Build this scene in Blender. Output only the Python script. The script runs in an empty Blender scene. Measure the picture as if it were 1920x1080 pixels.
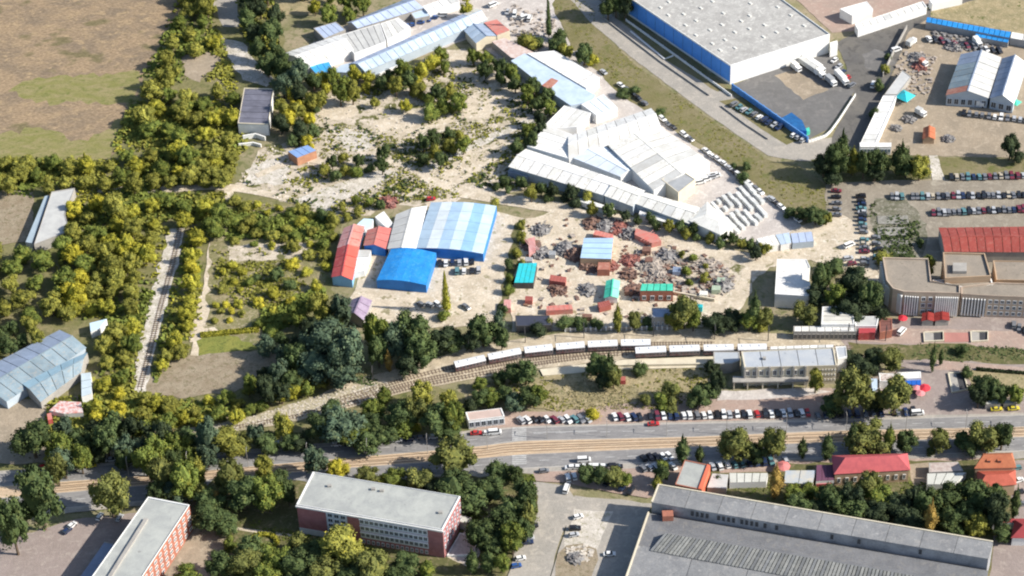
import bpy, bmesh, math, random
from mathutils import Vector, Matrix, noise
from mathutils.geometry import tessellate_polygon
PI = math.pi
rnd = random.Random(7)
scene = bpy.context.scene
COL = scene.collection

# ------------------------------------------------------------------ camera, world, sun
THETA, ROLL, FPX, HCAM = math.radians(40), math.radians(2.5), 4400.0, 630.0
cT, sT = math.cos(THETA), math.sin(THETA)
FWD = Vector((0, cT, -sT)); R0 = Vector((1, 0, 0)); U0 = Vector((0, sT, cT))
RGT = R0 * math.cos(ROLL) - U0 * math.sin(ROLL)
UPV = U0 * math.cos(ROLL) + R0 * math.sin(ROLL)
CPOS = Vector((0, -HCAM / math.tan(THETA), HCAM))

def P(x, y, z=0.0):
    """where the sight line through photo point x, y meets height z"""
    d = FWD * FPX + RGT * (x - 960) - UPV * (y - 540)
    t = (z - CPOS.z) / d.z
    p = CPOS + d * t
    return Vector((p.x, p.y, z))

def S(x, y):
    """photo pixels per metre there"""
    return FPX / (P(x, y) - CPOS).dot(FWD)

cam = bpy.data.cameras.new('camera'); camo = bpy.data.objects.new('camera', cam); COL.objects.link(camo)
cam.sensor_width = 36; cam.lens = FPX / 1920 * 36; cam.clip_start = 5; cam.clip_end = 9000
camo.matrix_world = Matrix.Translation(CPOS) @ Matrix((RGT, UPV, -FWD)).transposed().to_4x4()
scene.camera = camo

sd = Vector((-math.cos(math.radians(10)), math.sin(math.radians(10)), 0))   # way the shadows fall
SUN_EL = math.radians(34)
to_sun = Vector((-sd.x * math.cos(SUN_EL), -sd.y * math.cos(SUN_EL), math.sin(SUN_EL)))
sun = bpy.data.lights.new('sun', 'SUN'); sun.energy = 4.9; sun.angle = math.radians(0.5); sun.color = (1, 0.94, 0.84)
suno = bpy.data.objects.new('sun', sun); COL.objects.link(suno)
suno.rotation_euler = to_sun.to_track_quat('Z', 'Y').to_euler()
world = bpy.data.worlds.new('World'); scene.world = world; world.use_nodes = True
wn = world.node_tree; bg = wn.nodes['Background']
sky = wn.nodes.new('ShaderNodeTexSky'); sky.sky_type = 'NISHITA'; sky.sun_disc = False
sky.sun_elevation = SUN_EL; sky.sun_rotation = math.atan2(to_sun.x, to_sun.y)
wn.links.new(sky.outputs[0], bg.inputs[0]); bg.inputs[1].default_value = 0.105
vs = scene.view_settings; vs.view_transform = 'Standard'; vs.look = 'None'; vs.gamma = 1; vs.exposure = 0.68
vs.use_curve_mapping = False
scene.render.engine = 'CYCLES'
scene.cycles.pixel_filter_type = 'BLACKMAN_HARRIS'; scene.cycles.filter_width = 2.1

# ------------------------------------------------------------------ materials
MATS = {}
def mat(name, c1, c2=None, scale=1.0, rough=0.85, c3=None, fine=0.12, spec=0.25, vary=0.0, bump=0.0,
        world_co=False, aniso=None, stripes=None, spots=None, lo=0.38, hi=0.62, metal=0.0, detail=6):
    """procedural surface: two or three colours mixed by noise, fine grain, optional corrugation stripes"""
    if name in MATS: return MATS[name]
    m = bpy.data.materials.new(name); m.use_nodes = True; nt = m.node_tree; N = nt.nodes; L = nt.links
    b = N['Principled BSDF']; b.inputs['Roughness'].default_value = rough
    b.inputs['Specular IOR Level'].default_value = spec; b.inputs['Metallic'].default_value = metal
    if world_co:
        g = N.new('ShaderNodeNewGeometry'); co = g.outputs['Position']
    else:
        g = N.new('ShaderNodeTexCoord'); co = g.outputs['Object']
    if aniso:
        mp = N.new('ShaderNodeMapping'); mp.inputs['Rotation'].default_value = (0, 0, aniso[1]); mp.inputs['Scale'].default_value = (1, aniso[0], 1)
        L.new(co, mp.inputs['Vector']); co = mp.outputs[0]
    def noi(s, d=detail, dist=0.0):
        n = N.new('ShaderNodeTexNoise'); n.inputs['Scale'].default_value = s; n.inputs['Detail'].default_value = d
        n.inputs['Roughness'].default_value = 0.62; n.inputs['Distortion'].default_value = dist
        L.new(co, n.inputs['Vector']); return n.outputs['Fac']
    def ramp(f, a, bb):
        r = N.new('ShaderNodeMapRange'); r.inputs['From Min'].default_value = a; r.inputs['From Max'].default_value = bb
        L.new(f, r.inputs['Value']); return r.outputs['Result']
    def mix(f, A, B, bt='MIX'):
        x = N.new('ShaderNodeMix'); x.data_type = 'RGBA'; x.blend_type = bt
        for k, v in ((0, f), (6, A), (7, B)):
            if hasattr(v, 'links'): L.new(v, x.inputs[k])
            elif isinstance(v, (int, float)): x.inputs[k].default_value = v
            else: x.inputs[k].default_value = (*v, 1)
        return x.outputs[2]
    c2 = c2 or tuple(v * 0.8 for v in c1)
    col = mix(ramp(noi(scale * 0.1, dist=0.4), lo, hi), c1, c2)
    if c3: col = mix(ramp(noi(scale * 0.33, dist=0.8), 0.52, 0.66), col, c3)
    if spots: col = mix(ramp(noi(spots[1], 3), spots[2], spots[2] + 0.06), col, spots[0])
    gr = ramp(noi(scale * 1.1, 5), 0.25, 0.75)
    if fine:
        gm = N.new('ShaderNodeMapRange'); gm.inputs['To Min'].default_value = 1 - fine; gm.inputs['To Max'].default_value = 1 + fine
        L.new(gr, gm.inputs['Value'])
        hv = N.new('ShaderNodeHueSaturation'); L.new(gm.outputs[0], hv.inputs['Value']); L.new(col, hv.inputs['Color']); col = hv.outputs[0]
    if vary:
        oi = N.new('ShaderNodeObjectInfo')
        vm = N.new('ShaderNodeMapRange'); vm.inputs['To Min'].default_value = 1 - vary; vm.inputs['To Max'].default_value = 1 + vary
        L.new(oi.outputs['Random'], vm.inputs['Value'])
        hv = N.new('ShaderNodeHueSaturation'); L.new(vm.outputs[0], hv.inputs['Value']); L.new(col, hv.inputs['Color']); col = hv.outputs[0]
    L.new(col, b.inputs['Base Color'])
    if bump:
        bp = N.new('ShaderNodeBump'); bp.inputs['Strength'].default_value = 0.6; bp.inputs['Distance'].default_value = bump
        L.new(noi(scale * 1.6, 5), bp.inputs['Height']); L.new(bp.outputs[0], b.inputs['Normal'])
    MATS[name] = m
    return m

def gmat(name, c1, c2, c3=None, scale=1.0, fine=0.16, **k):
    k.setdefault('bump', 0.25)
    return mat(name, c1, c2, scale, 0.95, c3, fine, 0.05, world_co=True, **k)

# ground
G_SOIL = gmat('ground_soil', (.30, .25, .17), (.20, .19, .10), (.13, .14, .06), 0.7)
G_PLOUGH = gmat('ploughed_field_soil', (.285, .21, .135), (.20, .155, .11), (.33, .245, .15), 0.55, 0.42, aniso=(1.6, 2.5), lo=.40, hi=.62, spots=((.16, .135, .075), .03, .57))
G_FIELDGREEN = gmat('field_green_growth', (.20, .195, .07), (.27, .23, .12), (.14, .155, .05), 0.9, 0.25, aniso=(2.2, 2.6))
G_WOOD = gmat('woodland_floor', (.15, .15, .06), (.23, .20, .11), (.10, .11, .045), 0.9)
G_WASTE = gmat('wasteland_dirt', (.57, .495, .41), (.40, .345, .265), (.25, .225, .13), 1.5, 0.32, spots=((.13, .13, .055), .13, .56))
G_PALE = gmat('pale_dirt', (.57, .49, .385), (.44, .375, .285), (.62, .56, .47), 1.3, 0.24, spots=((.27, .24, .15), .22, .60))
G_PALE2 = gmat('pale_gravel', (.60, .555, .50), (.44, .40, .34), (.28, .26, .17), 2.2, 0.32)
G_TAN = gmat('tan_yard_dirt', (.33, .27, .20), (.27, .225, .17), (.38, .315, .24), 0.8, 0.14)
G_CARPARK = gmat('car_park_gravel', (.285, .25, .20), (.235, .205, .165), (.33, .295, .24), 0.8, 0.12)
G_GRASS = gmat('verge_grass', (.165, .15, .07), (.21, .18, .105), (.13, .135, .05), 0.7, 0.16)
G_DRY = gmat('dry_grass', (.33, .27, .16), (.24, .21, .12), (.40, .33, .21), 1.6, 0.28, spots=((.12, .13, .05), .25, .62))
G_BROWN = gmat('brown_scrub_soil', (.25, .20, .14), (.31, .26, .19), (.17, .15, .09), 2.0, 0.3)
G_MEADOW = gmat('meadow_grass', (.17, .19, .05), (.22, .22, .06), (.11, .13, .04), 1.5, 0.25)
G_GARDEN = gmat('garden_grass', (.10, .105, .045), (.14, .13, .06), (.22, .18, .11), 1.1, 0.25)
G_ASPH = gmat('asphalt', (.245, .238, .235), (.195, .19, .19), (.29, .28, .27), 0.9, 0.13, aniso=(3.5, -.06), bump=.05)
G_ASPHD = gmat('dark_asphalt', (.125, .12, .115), (.155, .145, .13), (.10, .095, .09), 0.6, 0.1, bump=.05)
G_LOT = gmat('lot_asphalt', (.17, .165, .16), (.145, .14, .135), (.20, .19, .18), 0.7, 0.1, bump=.05)
G_LANE = gmat('grey_lane', (.36, .33, .29), (.30, .28, .25), (.41, .37, .32), 0.9, 0.12)
G_PINK = gmat('pink_paving', (.37, .27, .225), (.33, .255, .215), (.42, .33, .275), 1.2, 0.12)
G_MAUVE = gmat('mauve_paving', (.29, .24, .22), (.26, .215, .195), (.335, .285, .255), 0.9, 0.10)
G_CONC = gmat('concrete_ground', (.50, .455, .42), (.43, .39, .36), (.58, .54, .5), 1.0, 0.15)
G_SAND = gmat('median_sand', (.50, .37, .25), (.43, .33, .235), (.55, .44, .32), 0.9, 0.14, aniso=(5, -.06))
G_BALLAST = gmat('railway_ballast', (.47, .395, .29), (.36, .305, .23), (.56, .49, .38), 1.0, 0.2)
G_ROCK = gmat('rough_ballast', (.42, .37, .27), (.30, .27, .18), (.52, .47, .38), 3.0, 0.45)
M_KERB = mat('kerb_concrete', (.45, .42, .38), (.38, .36, .33), 1)
M_PAINT = mat('road_paint', (.50, .50, .49), (.36, .36, .355), 6, fine=.2)
M_RAIL = mat('rusty_rail', (.13, .085, .06), (.18, .13, .10), 1)
M_SLEEP = mat('sleeper_timber', (.15, .115, .09), (.20, .16, .12), 2, fine=.3)

def rmat(name, c, c2=None, **k):
    k.setdefault('scale', 2.2); k.setdefault('fine', .05); k.setdefault('rough', .55); k.setdefault('vary', .05)
    return mat(name, c, c2 or tuple(v * .86 for v in c), **k)
W_WHITE = rmat('white_sheet_metal', (.76, .75, .73), (.66, .655, .63), vary=.08, c3=(.56, .54, .50))
W_WARM = rmat('ivory_sheet_metal', (.76, .745, .69), (.67, .655, .61), vary=.06, c3=(.54, .515, .465))
W_DIRTY = rmat('weathered_white_sheet', (.58, .58, .56), (.50, .49, .46), vary=.1, fine=.12)
W_PALEB = rmat('pale_blue_sheet', (.47, .56, .66), (.38, .47, .57), vary=.1, fine=.09)
W_LILAC = rmat('lilac_grey_sheet', (.40, .47, .62), (.35, .41, .54))
W_GREYB = rmat('grey_blue_sheet', (.27, .33, .44), (.22, .27, .36))
W_GREY = rmat('grey_sheet', (.36, .37, .38), (.29, .30, .31))
W_GREYL = rmat('light_grey_sheet', (.50, .50, .48), (.42, .42, .41))
W_STEEL = rmat('blue_grey_old_sheet', (.25, .32, .36), (.19, .25, .29), vary=.12, fine=.12, c3=(.30, .31, .30))
R_BLUE = rmat('bright_blue_sheet', (.025, .26, .66), (.02, .20, .52), fine=.10, vary=.08, c3=(.06, .28, .58))
R_BLUEW = rmat('blue_wall_sheet', (.035, .22, .62), (.03, .18, .52), fine=.04)
R_SKYB = rmat('sky_blue_sheet', (.22, .47, .74), (.19, .41, .66))
R_ICE = rmat('ice_blue_sheet', (.52, .68, .80), (.46, .60, .73))
R_RED = rmat('bright_red_sheet', (.50, .085, .08), (.40, .07, .075), fine=.12, c3=(.48, .16, .14))
R_REDP = rmat('faded_red_sheet', (.55, .17, .14), (.48, .24, .20), scale=4)
R_PINKR = rmat('faded_pink_sheet', (.62, .36, .34), (.56, .25, .23), scale=4)
R_CRIM = rmat('crimson_tiles', (.46, .10, .105), (.37, .08, .09), scale=5, fine=.1)
R_MARK = rmat('market_red_sheet', (.30, .065, .05), (.25, .055, .045), fine=.1, vary=.08, c3=(.33, .11, .09))
R_ORNG = rmat('orange_tiles', (.42, .145, .07), (.35, .11, .055), scale=5, fine=.12)
R_BRNR = rmat('orange_red_tiles', (.42, .10, .065), (.34, .08, .05), scale=5, fine=.12)
R_TEAL = rmat('teal_tarpaulin', (.04, .42, .42), (.03, .50, .60), scale=5, fine=.1)
R_GREEN = rmat('green_sheet', (.05, .44, .30), (.10, .58, .42), scale=3)
R_PURP = rmat('purple_grey_sheet', (.25, .19, .27), (.33, .27, .35), scale=4)
R_RUST = rmat('rusty_sheet', (.36, .14, .10), (.45, .24, .18), scale=4, fine=.2)
R_FELT = rmat('roof_felt_grey', (.38, .39, .365), (.30, .31, .30), scale=1.6, fine=.1, rough=.9, spots=((.24, .24, .23), .5, .68))
R_FELTW = rmat('warehouse_roof_felt', (.385, .375, .355), (.31, .30, .285), scale=1.4, fine=.16, rough=.9, c3=(.48, .47, .44), spots=((.28, .27, .25), .4, .64))
R_FELTB = rmat('beige_roof_felt', (.28, .24, .195), (.23, .20, .165), scale=1.6, fine=.15, rough=.9, spots=((.19, .165, .13), .4, .62))
R_HALL = rmat('hall_roof_felt', (.235, .238, .242), (.18, .183, .19), scale=1.6, fine=.2, rough=.9, vary=.08, c3=(.27, .265, .26), spots=((.33, .325, .32), .35, .66))
R_HALLD = rmat('hall_roof_dark_felt', (.175, .177, .185), (.135, .138, .147), scale=1.5, fine=.22, c3=(.19, .185, .18), rough=.85)
R_STAT = rmat('station_roof_felt', (.40, .42, .44), (.34, .37, .41), scale=1.5, fine=.08, rough=.85, spots=((.26, .28, .31), .35, .66))
B_CREAM = mat('cream_plaster', (.62, .56, .43), (.54, .48, .37), 2, fine=.1)
B_WHITE = mat('white_plaster', (.76, .755, .735), (.67, .665, .65), 2, fine=.08)
B_BRICK = mat('red_brick_wall', (.38, .15, .10), (.29, .12, .085), 5, fine=.2)
B_BRICKP = mat('pink_brick_wall', (.37, .165, .165), (.30, .13, .13), 5, fine=.18)
B_BRICKO = mat('orange_brick_wall', (.48, .25, .15), (.40, .20, .125), 5, fine=.18)
B_GREY = mat('grey_render', (.36, .34, .31), (.29, .275, .255), 2, fine=.15)
B_TAN = mat('tan_render', (.46, .33, .22), (.39, .28, .19), 2, fine=.12)
B_PANEL = mat('blue_grey_panel', (.42, .48, .54), (.36, .42, .48), 2, fine=.1)
B_CLAD = mat('royal_blue_cladding', (.10, .31, .80), (.085, .27, .70), 1.2, fine=.06, rough=.5)
M_GLASS = mat('dark_window_glass', (.03, .04, .055), (.05, .065, .08), 3, rough=.15, spec=.6, fine=.3)
M_FRAME = mat('white_window_frame', (.62, .66, .70), (.54, .58, .62), 4, fine=.08)
M_SKYL = mat('skylight_panel_light', (.25, .25, .235), (.18, .185, .18), 5, rough=.7, fine=.3, vary=.16)
M_CURB = mat('white_skylight_dome', (.66, .66, .62), (.55, .54, .5), 3, rough=.4)
M_SKYD = mat('skylight_panel_grey', (.195, .20, .20), (.145, .15, .155), 5, rough=.7, fine=.3, vary=.2)
M_DARK = mat('dark_metal', (.06, .06, .065), (.09, .085, .08), 2)
M_DOOR = mat('brown_door', (.10, .07, .05), (.13, .10, .08), 2)
M_TRUNK = mat('tree_bark', (.14, .10, .07), (.09, .07, .05), 6, fine=.3)
M_TYRE = mat('black_tyre', (.02, .02, .02), (.03, .03, .03), 3)
M_CGLASS = mat('car_glass', (.02, .026, .035), (.03, .04, .05), 2, rough=.08, spec=.8, fine=0)
M_COACHR = mat('pale_coach_roof', (.72, .73, .75), (.60, .61, .63), 2, fine=.12)
M_COACHS = mat('maroon_coach_side', (.13, .065, .065), (.20, .17, .165), 2)

# ------------------------------------------------------------------ object helpers
def mesh(name, vs_, fs, m=None, smooth=False):
    me = bpy.data.meshes.new(name); me.from_pydata([tuple(v) for v in vs_], [], fs)
    if m: me.materials.append(m)
    if smooth:
        for p in me.polygons: p.use_smooth = True
    me.update(); return me

def ob(name, me, parent=None, loc=(0, 0, 0), rz=0.0, scale=None, mt=None):
    o = bpy.data.objects.new(name, me); COL.objects.link(o); o.location = loc
    if rz: o.rotation_euler = (0, 0, rz)
    if scale: o.scale = scale
    if parent: o.parent = parent
    if mt:
        o.material_slots[0].link = 'OBJECT'; o.material_slots[0].material = mt
    return o

LABELLED = []
def tag(o, label, cat, group=None):
    o['label'] = label; o['category'] = cat
    if group: o['group'] = group
    return o

def thing(name, label, cat, loc=(0, 0, 0), rz=0.0, group=None):
    o = bpy.data.objects.new(name, None); COL.objects.link(o); o.location = loc; o.empty_display_size = 1
    if rz: o.rotation_euler = (0, 0, rz)
    return tag(o, label, cat, group)

class MB:
    """collects geometry in world coordinates, built relative to an origin"""
    def __init__(s): s.v = []; s.f = []
    def poly(s, pts): n = len(s.v); s.v += [Vector(p) for p in pts]; s.f.append(list(range(n, n + len(pts)))); return s
    def prism(s, pts, z0, z1, top=True, bottom=False):
        n = len(pts); b = len(s.v)
        s.v += [Vector((p[0], p[1], z0)) for p in pts] + [Vector((p[0], p[1], z1)) for p in pts]
        for i in range(n):
            j = (i + 1) % n; s.f.append([b + i, b + j, b + n + j, b + n + i])
        if top: s.f.append([b + n + i for i in range(n)])
        if bottom: s.f.append([b + n - 1 - i for i in range(n)])
        return s
    def slab(s, pts, t):
        """sheet of thickness t under the given 3D quad or polygon"""
        n = len(pts); b = len(s.v); pts = [Vector(p) for p in pts]
        s.v += pts + [p - Vector((0, 0, t)) for p in pts]
        s.f.append([b + i for i in range(n)]); s.f.append([b + n + n - 1 - i for i in range(n)])
        for i in range(n):
            j = (i + 1) % n; s.f.append([b + i, b + n + i, b + n + j, b + j])
        return s
    def box(s, c, sx, sy, sz, rz=0.0, z0=None, tilt=None):
        """box centred at c in x, y; bottom at c.z"""
        ca, sa = math.cos(rz), math.sin(rz); b = len(s.v)
        for z in (0, sz):
            for x, y in ((-.5, -.5), (.5, -.5), (.5, .5), (-.5, .5)):
                X, Y = x * sx, y * sy
                s.v.append(Vector((c[0] + X * ca - Y * sa, c[1] + X * sa + Y * ca, c[2] + z + (tilt or 0) * X)))
        for q in ((0, 1, 5, 4), (1, 2, 6, 5), (2, 3, 7, 6), (3, 0, 4, 7), (4, 5, 6, 7), (3, 2, 1, 0)):
            s.f.append([b + i for i in q])
        return s
    def build(s, name, m, root=None, smooth=False):
        o0 = Vector(root.location) if root else Vector((0, 0, 0))
        return ob(name, mesh(name, [v - o0 for v in s.v], s.f, m, smooth), root)

def ccw(pts):
    a = sum(pts[i][0] * pts[(i + 1) % len(pts)][1] - pts[(i + 1) % len(pts)][0] * pts[i][1] for i in range(len(pts)))
    return a > 0

# ------------------------------------------------------------------ ground sheets
ZL = [0.03]
def jag(pts, amp, step, rs):
    out = []
    n = len(pts)
    for i in range(n):
        a, b = pts[i], pts[(i + 1) % n]; L = (b - a).length; k = max(1, int(L / step))
        d = (b - a) / max(L, .01); nn = Vector((-d.y, d.x, 0))
        for j in range(k):
            out.append(a + (b - a) * j / k + (nn * rs.uniform(-amp, amp) if j else Vector()))
    return out

def sheet(name, px, m, amp=0.0, step=4.0, kind='structure', z=None):
    rs = random.Random(len(px) * 31 + int(px[0][0]))
    if z is None: ZL[0] += 0.004; z = ZL[0]
    pts = [P(*q) for q in px]
    if amp: pts = jag(pts, amp, step, rs)
    if not ccw(pts): pts.reverse()
    for p in pts: p.z = z
    tris = tessellate_polygon([pts])
    o = ob(name, mesh(name, pts, [list(t) for t in tris], m))
    for p in o.data.polygons:
        if p.normal.z < 0: p.flip()
    o['kind'] = kind
    return o

def smooth_line(px, n=6):
    pts = [P(*q) for q in px]; out = []
    for i in range(len(pts) - 1):
        p0 = pts[max(i - 1, 0)]; p1 = pts[i]; p2 = pts[i + 1]; p3 = pts[min(i + 2, len(pts) - 1)]
        for k in range(n):
            t = k / n
            out.append(0.5 * ((2 * p1) + (p2 - p0) * t + (2 * p0 - 5 * p1 + 4 * p2 - p3) * t * t + (3 * p1 - p0 - 3 * p2 + p3) * t ** 3))
    out.append(pts[-1]); return out

def offs(line, d):
    out = []
    for i, p in enumerate(line):
        a = line[max(i - 1, 0)]; b = line[min(i + 1, len(line) - 1)]; t = (b - a).normalized()
        out.append(p + Vector((-t.y, t.x, 0)) * d)
    return out

def strip_mb(mb, line, w, z, wig=0.0, rs=rnd):
    A = offs(line, w / 2); B = offs(line, -w / 2); b = len(mb.v)
    for a, c in zip(A, B):
        mb.v += [Vector((a.x + rs.uniform(-wig, wig), a.y + rs.uniform(-wig, wig), z)), Vector((c.x + rs.uniform(-wig, wig), c.y + rs.uniform(-wig, wig), z))]
    for i in range(len(line) - 1): mb.f.append([b + 2 * i + 1, b + 2 * i + 3, b + 2 * i + 2, b + 2 * i])

def strip(name, px, w, m, wig=0.0, n=6):
    ZL[0] += 0.004; mb = MB(); strip_mb(mb, smooth_line(px, n), w, ZL[0], wig); o = mb.build(name, m); o['kind'] = 'structure'; return o

def wallstrip(mb, line, w, z0, z1):
    A = offs(line, w / 2); B = offs(line, -w / 2); b = len(mb.v)
    for a, c in zip(A, B):
        mb.v += [Vector((a.x, a.y, z0)), Vector((a.x, a.y, z1)), Vector((c.x, c.y, z1)), Vector((c.x, c.y, z0))]
    for i in range(len(line) - 1):
        q = b + 4 * i
        for k in range(3): mb.f.append([q + k, q + k + 1, q + k + 5, q + k + 4])
    mb.f.append([b, b + 3, b + 2, b + 1]); q = b + 4 * (len(line) - 1); mb.f.append([q, q + 1, q + 2, q + 3])
# ------------------------------------------------------------------ the ground
G_FALLOW = gmat('fallow_soil', (.20, .185, .145), (.12, .12, .08), (.30, .28, .23), 1.6, .35)
G_ALLOT = gmat('allotment_ground', (.26, .22, .13), (.16, .16, .07), (.35, .30, .20), 1.6, .3)
g = MB(); g.poly([(-4500, -3000, 0), (4500, -3000, 0), (4500, 6000, 0), (-4500, 6000, 0)])
go = g.build('ground', G_SOIL); go['kind'] = 'structure'
sheet('woodland_floor', [(-260, 290), (205, 300), (235, 260), (262, 160), (285, 110), (335, 30), (350, -120), (530, -120), (530, 60), (520, 200), (440, 300), (440, 350), (640, 410), (620, 520), (640, 600), (700, 700), (870, 740), (880, 812), (500, 850), (90, 885), (-260, 900)], G_WOOD, 1.5)
sheet('ploughed_field', [(-300, -140), (352, -140), (335, 30), (285, 110), (262, 160), (258, 220), (235, 258), (205, 296), (100, 304), (-300, 310)], G_PLOUGH, 1.0)
sheet('green_field_strip', [(15, 172), (60, 150), (150, 140), (262, 135), (258, 200), (180, 190), (110, 196), (60, 186)], G_FIELDGREEN, 2.5, 3)
sheet('green_field_edge', [(-40, 262), (60, 240), (150, 262), (205, 250), (200, 300), (90, 306), (-40, 308)], G_FIELDGREEN, 3, 3)
sheet('green_field_edge', [(40, 306), (150, 285), (215, 225), (255, 215), (235, 260), (205, 298)], G_FIELDGREEN, 2.5, 3)
sheet('wasteland', [(585, 195), (640, 170), (700, 172), (760, 140), (800, 105), (870, 90), (960, 120), (1055, 190), (985, 250), (960, 300), (990, 352), (900, 372), (760, 385), (640, 415), (560, 385), (440, 345), (500, 275), (580, 262)], G_WASTE, 2.2)
sheet('pale_clearing', [(590, 195), (665, 180), (672, 215), (640, 225), (592, 212)], G_PALE, 1.5, 3)
sheet('pale_clearing', [(800, 345), (850, 305), (940, 262), (975, 258), (945, 290), (880, 335), (830, 356)], G_PALE, 1.5, 3)
sheet('pale_clearing', [(860, 200), (900, 160), (950, 150), (985, 175), (950, 195), (905, 230), (868, 222)], G_PALE, 2, 3)
sheet('pale_clearing', [(628, 260), (650, 240), (700, 255), (690, 280), (650, 282)], G_PALE2, 2, 3)
sheet('pale_clearing', [(832, 100), (860, 92), (884, 102), (872, 122), (842, 118)], G_PALE, 1, 3)
sheet('pale_clearing', [(574, 385), (600, 362), (650, 345), (705, 330), (735, 335), (640, 380), (600, 400)], G_PALE2, 1.5, 3)
sheet('pale_clearing', [(700, 225), (780, 205), (850, 215), (840, 245), (760, 262), (705, 250)], G_PALE, 2.5, 3)
sheet('pale_clearing', [(455, 345), (475, 305), (520, 300), (545, 318), (530, 345)], G_PALE2, 2, 3)
sheet('pale_clearing', [(340, 105), (400, 96), (415, 110), (395, 135), (375, 155), (345, 140)], G_TAN, 1.5, 3)
sheet('compound_yard', [(540, 110), (640, 50), (740, 20), (880, -60), (1030, -60), (1045, 20), (1075, 95), (1180, 190), (1245, 232), (1425, 360), (1505, 425), (1450, 460), (1380, 450), (1290, 430), (950, 325), (1010, 250), (1060, 205), (950, 120), (880, 72), (690, 140), (590, 138)], G_CONC, .8)
sheet('top_track', [(385, -80), (430, -80), (452, 50), (418, 50), (400, 10)], G_LANE, .8)
sheet('top_track', [(412, 68), (455, 80), (480, 115), (515, 150), (500, 163), (455, 150), (425, 105)], G_PALE2, 1)
sheet('grass_field', [(480, -80), (650, -80), (640, 10), (560, 30), (500, 25)], G_DRY, 1)
sheet('grass_verge', [(1035, 8), (1075, -30), (1120, 55), (1180, 112), (1330, 222), (1440, 300), (1500, 312), (1548, 345), (1560, 415), (1520, 428), (1350, 292), (1180, 190), (1075, 95)], G_GRASS, .8)
sheet('warehouse_road', [(1020, -90), (1085, -90), (1115, -10), (1155, 35), (1240, 95), (1330, 160), (1375, 180), (1420, 222), (1480, 268), (1560, 258), (1600, 300), (1500, 302), (1440, 292), (1330, 217), (1180, 105), (1110, 45), (1062, -10)], G_LANE, .3)
sheet('dark_apron', [(1560, 258), (1602, 175), (1580, 110), (1566, 82), (1610, 58), (1740, 18), (1920, -40), (2150, -100), (2150, -50), (1920, 0), (1740, 35), (1690, 100), (1655, 180), (1612, 275), (1560, 300)], G_ASPHD, .5)
sheet('apron_worn_patch', [(1615, 102), (1640, 92), (1672, 100), (1680, 120), (1650, 135), (1625, 130)], G_LOT, 1, 3)
sheet('compound_lot', [(1372, 162), (1440, 130), (1566, 98), (1602, 172), (1552, 243), (1515, 262)], G_LOT, .2)
sheet('concrete_slab', [(1452, 142), (1490, 132), (1555, 168), (1506, 188)], G_TAN, .5, 3)
sheet('warehouse_verge', [(1165, 0), (1195, 20), (1368, 168), (1345, 172), (1240, 108), (1160, 30)], G_GRASS, .5)
sheet('parking_strip', [(1348, 190), (1392, 182), (1505, 262), (1475, 272)], G_GRASS, .5)
sheet('upper_right_yard', [(1704, 60), (1740, 36), (1925, 72), (2200, 110), (2200, 300), (1920, 298), (1680, 290), (1612, 278), (1660, 178)], G_TAN, .6)
sheet('top_yard', [(1430, -60), (1560, 62), (1610, 58), (1735, 12), (1900, -60), (1900, -120), (1430, -120)], G_PINK, .3)
sheet('dry_field', [(1745, 22), (1950, -30), (2200, -60), (2200, 100), (1925, 66), (1745, 32)], G_DRY, .6)
sheet('roadside_grass', [(1740, 294), (1920, 298), (2200, 305), (2200, 332), (1920, 330), (1765, 336), (1750, 320)], G_GRASS, .8)
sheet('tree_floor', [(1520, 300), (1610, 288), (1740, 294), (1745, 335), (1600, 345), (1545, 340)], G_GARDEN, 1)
sheet('car_park', [(1548, 345), (1700, 338), (1920, 332), (2200, 328), (2200, 620), (1700, 610), (1650, 520), (1600, 500), (1570, 470), (1548, 430)], G_CARPARK, .6)
sheet('side_lane', [(1742, 292), (1758, 292), (1772, 338), (1748, 338)], G_PALE2, .3)
sheet('fallow_plot', [(1628, 392), (1640, 372), (1700, 376), (1738, 420), (1730, 482), (1690, 500), (1640, 490)], G_FALLOW, 1.2, 3)
sheet('dirt_junction', [(1500, 425), (1570, 400), (1640, 440), (1665, 500), (1660, 545), (1620, 520), (1520, 488), (1455, 490), (1420, 520), (1400, 560), (1380, 600), (1300, 605), (1340, 540), (1365, 505), (1420, 480)], G_PALE, 1)
sheet('shed_yard', [(655, 560), (700, 470), (780, 480), (900, 480), (925, 395), (985, 410), (965, 480), (950, 560), (925, 612), (720, 615)], G_PALE, 1)
sheet('scrap_yard', [(968, 415), (1050, 392), (1200, 432), (1400, 496), (1372, 560), (1340, 612), (960, 622), (955, 560)], G_PALE, 1.2)
sheet('scrap_yard_edge', [(1270, 470), (1400, 500), (1365, 545), (1290, 550)], G_WASTE, 1.5, 3)
sheet('yard_grass_strip', [(965, 420), (985, 410), (975, 470), (960, 540), (945, 600), (930, 600), (950, 500)], G_GARDEN, 1)
for px, w in (([(120, 353), (210, 356), (300, 356), (430, 352), (560, 378)], 4.5), ([(430, 352), (428, 402)], 4), ([(560, 378), (640, 350), (720, 325), (790, 322), (860, 285), (1000, 225)], 5),
              ([(690, 285), (760, 320), (790, 330), (830, 352), (900, 366), (1000, 382), (1150, 410), (1290, 455), (1420, 490), (1500, 478), (1600, 468)], 8), ([(480, 330), (560, 300), (620, 310)], 3.5), ([(800, 385), (860, 362)], 3),
              ([(400, 455), (392, 520), (382, 600), (352, 710)], 4), ([(385, 555), (372, 590), (372, 640)], 7), ([(378, 618), (470, 612), (485, 600)], 3.5), ([(400, 480), (480, 488), (560, 482)], 5)):
    strip('dirt_track', px, w, G_PALE if w != 5 else G_PALE2, .35)
sheet('meadow_plot', [(368, 640), (400, 625), (490, 622), (488, 655), (430, 665), (372, 668)], G_MEADOW, .8)
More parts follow.
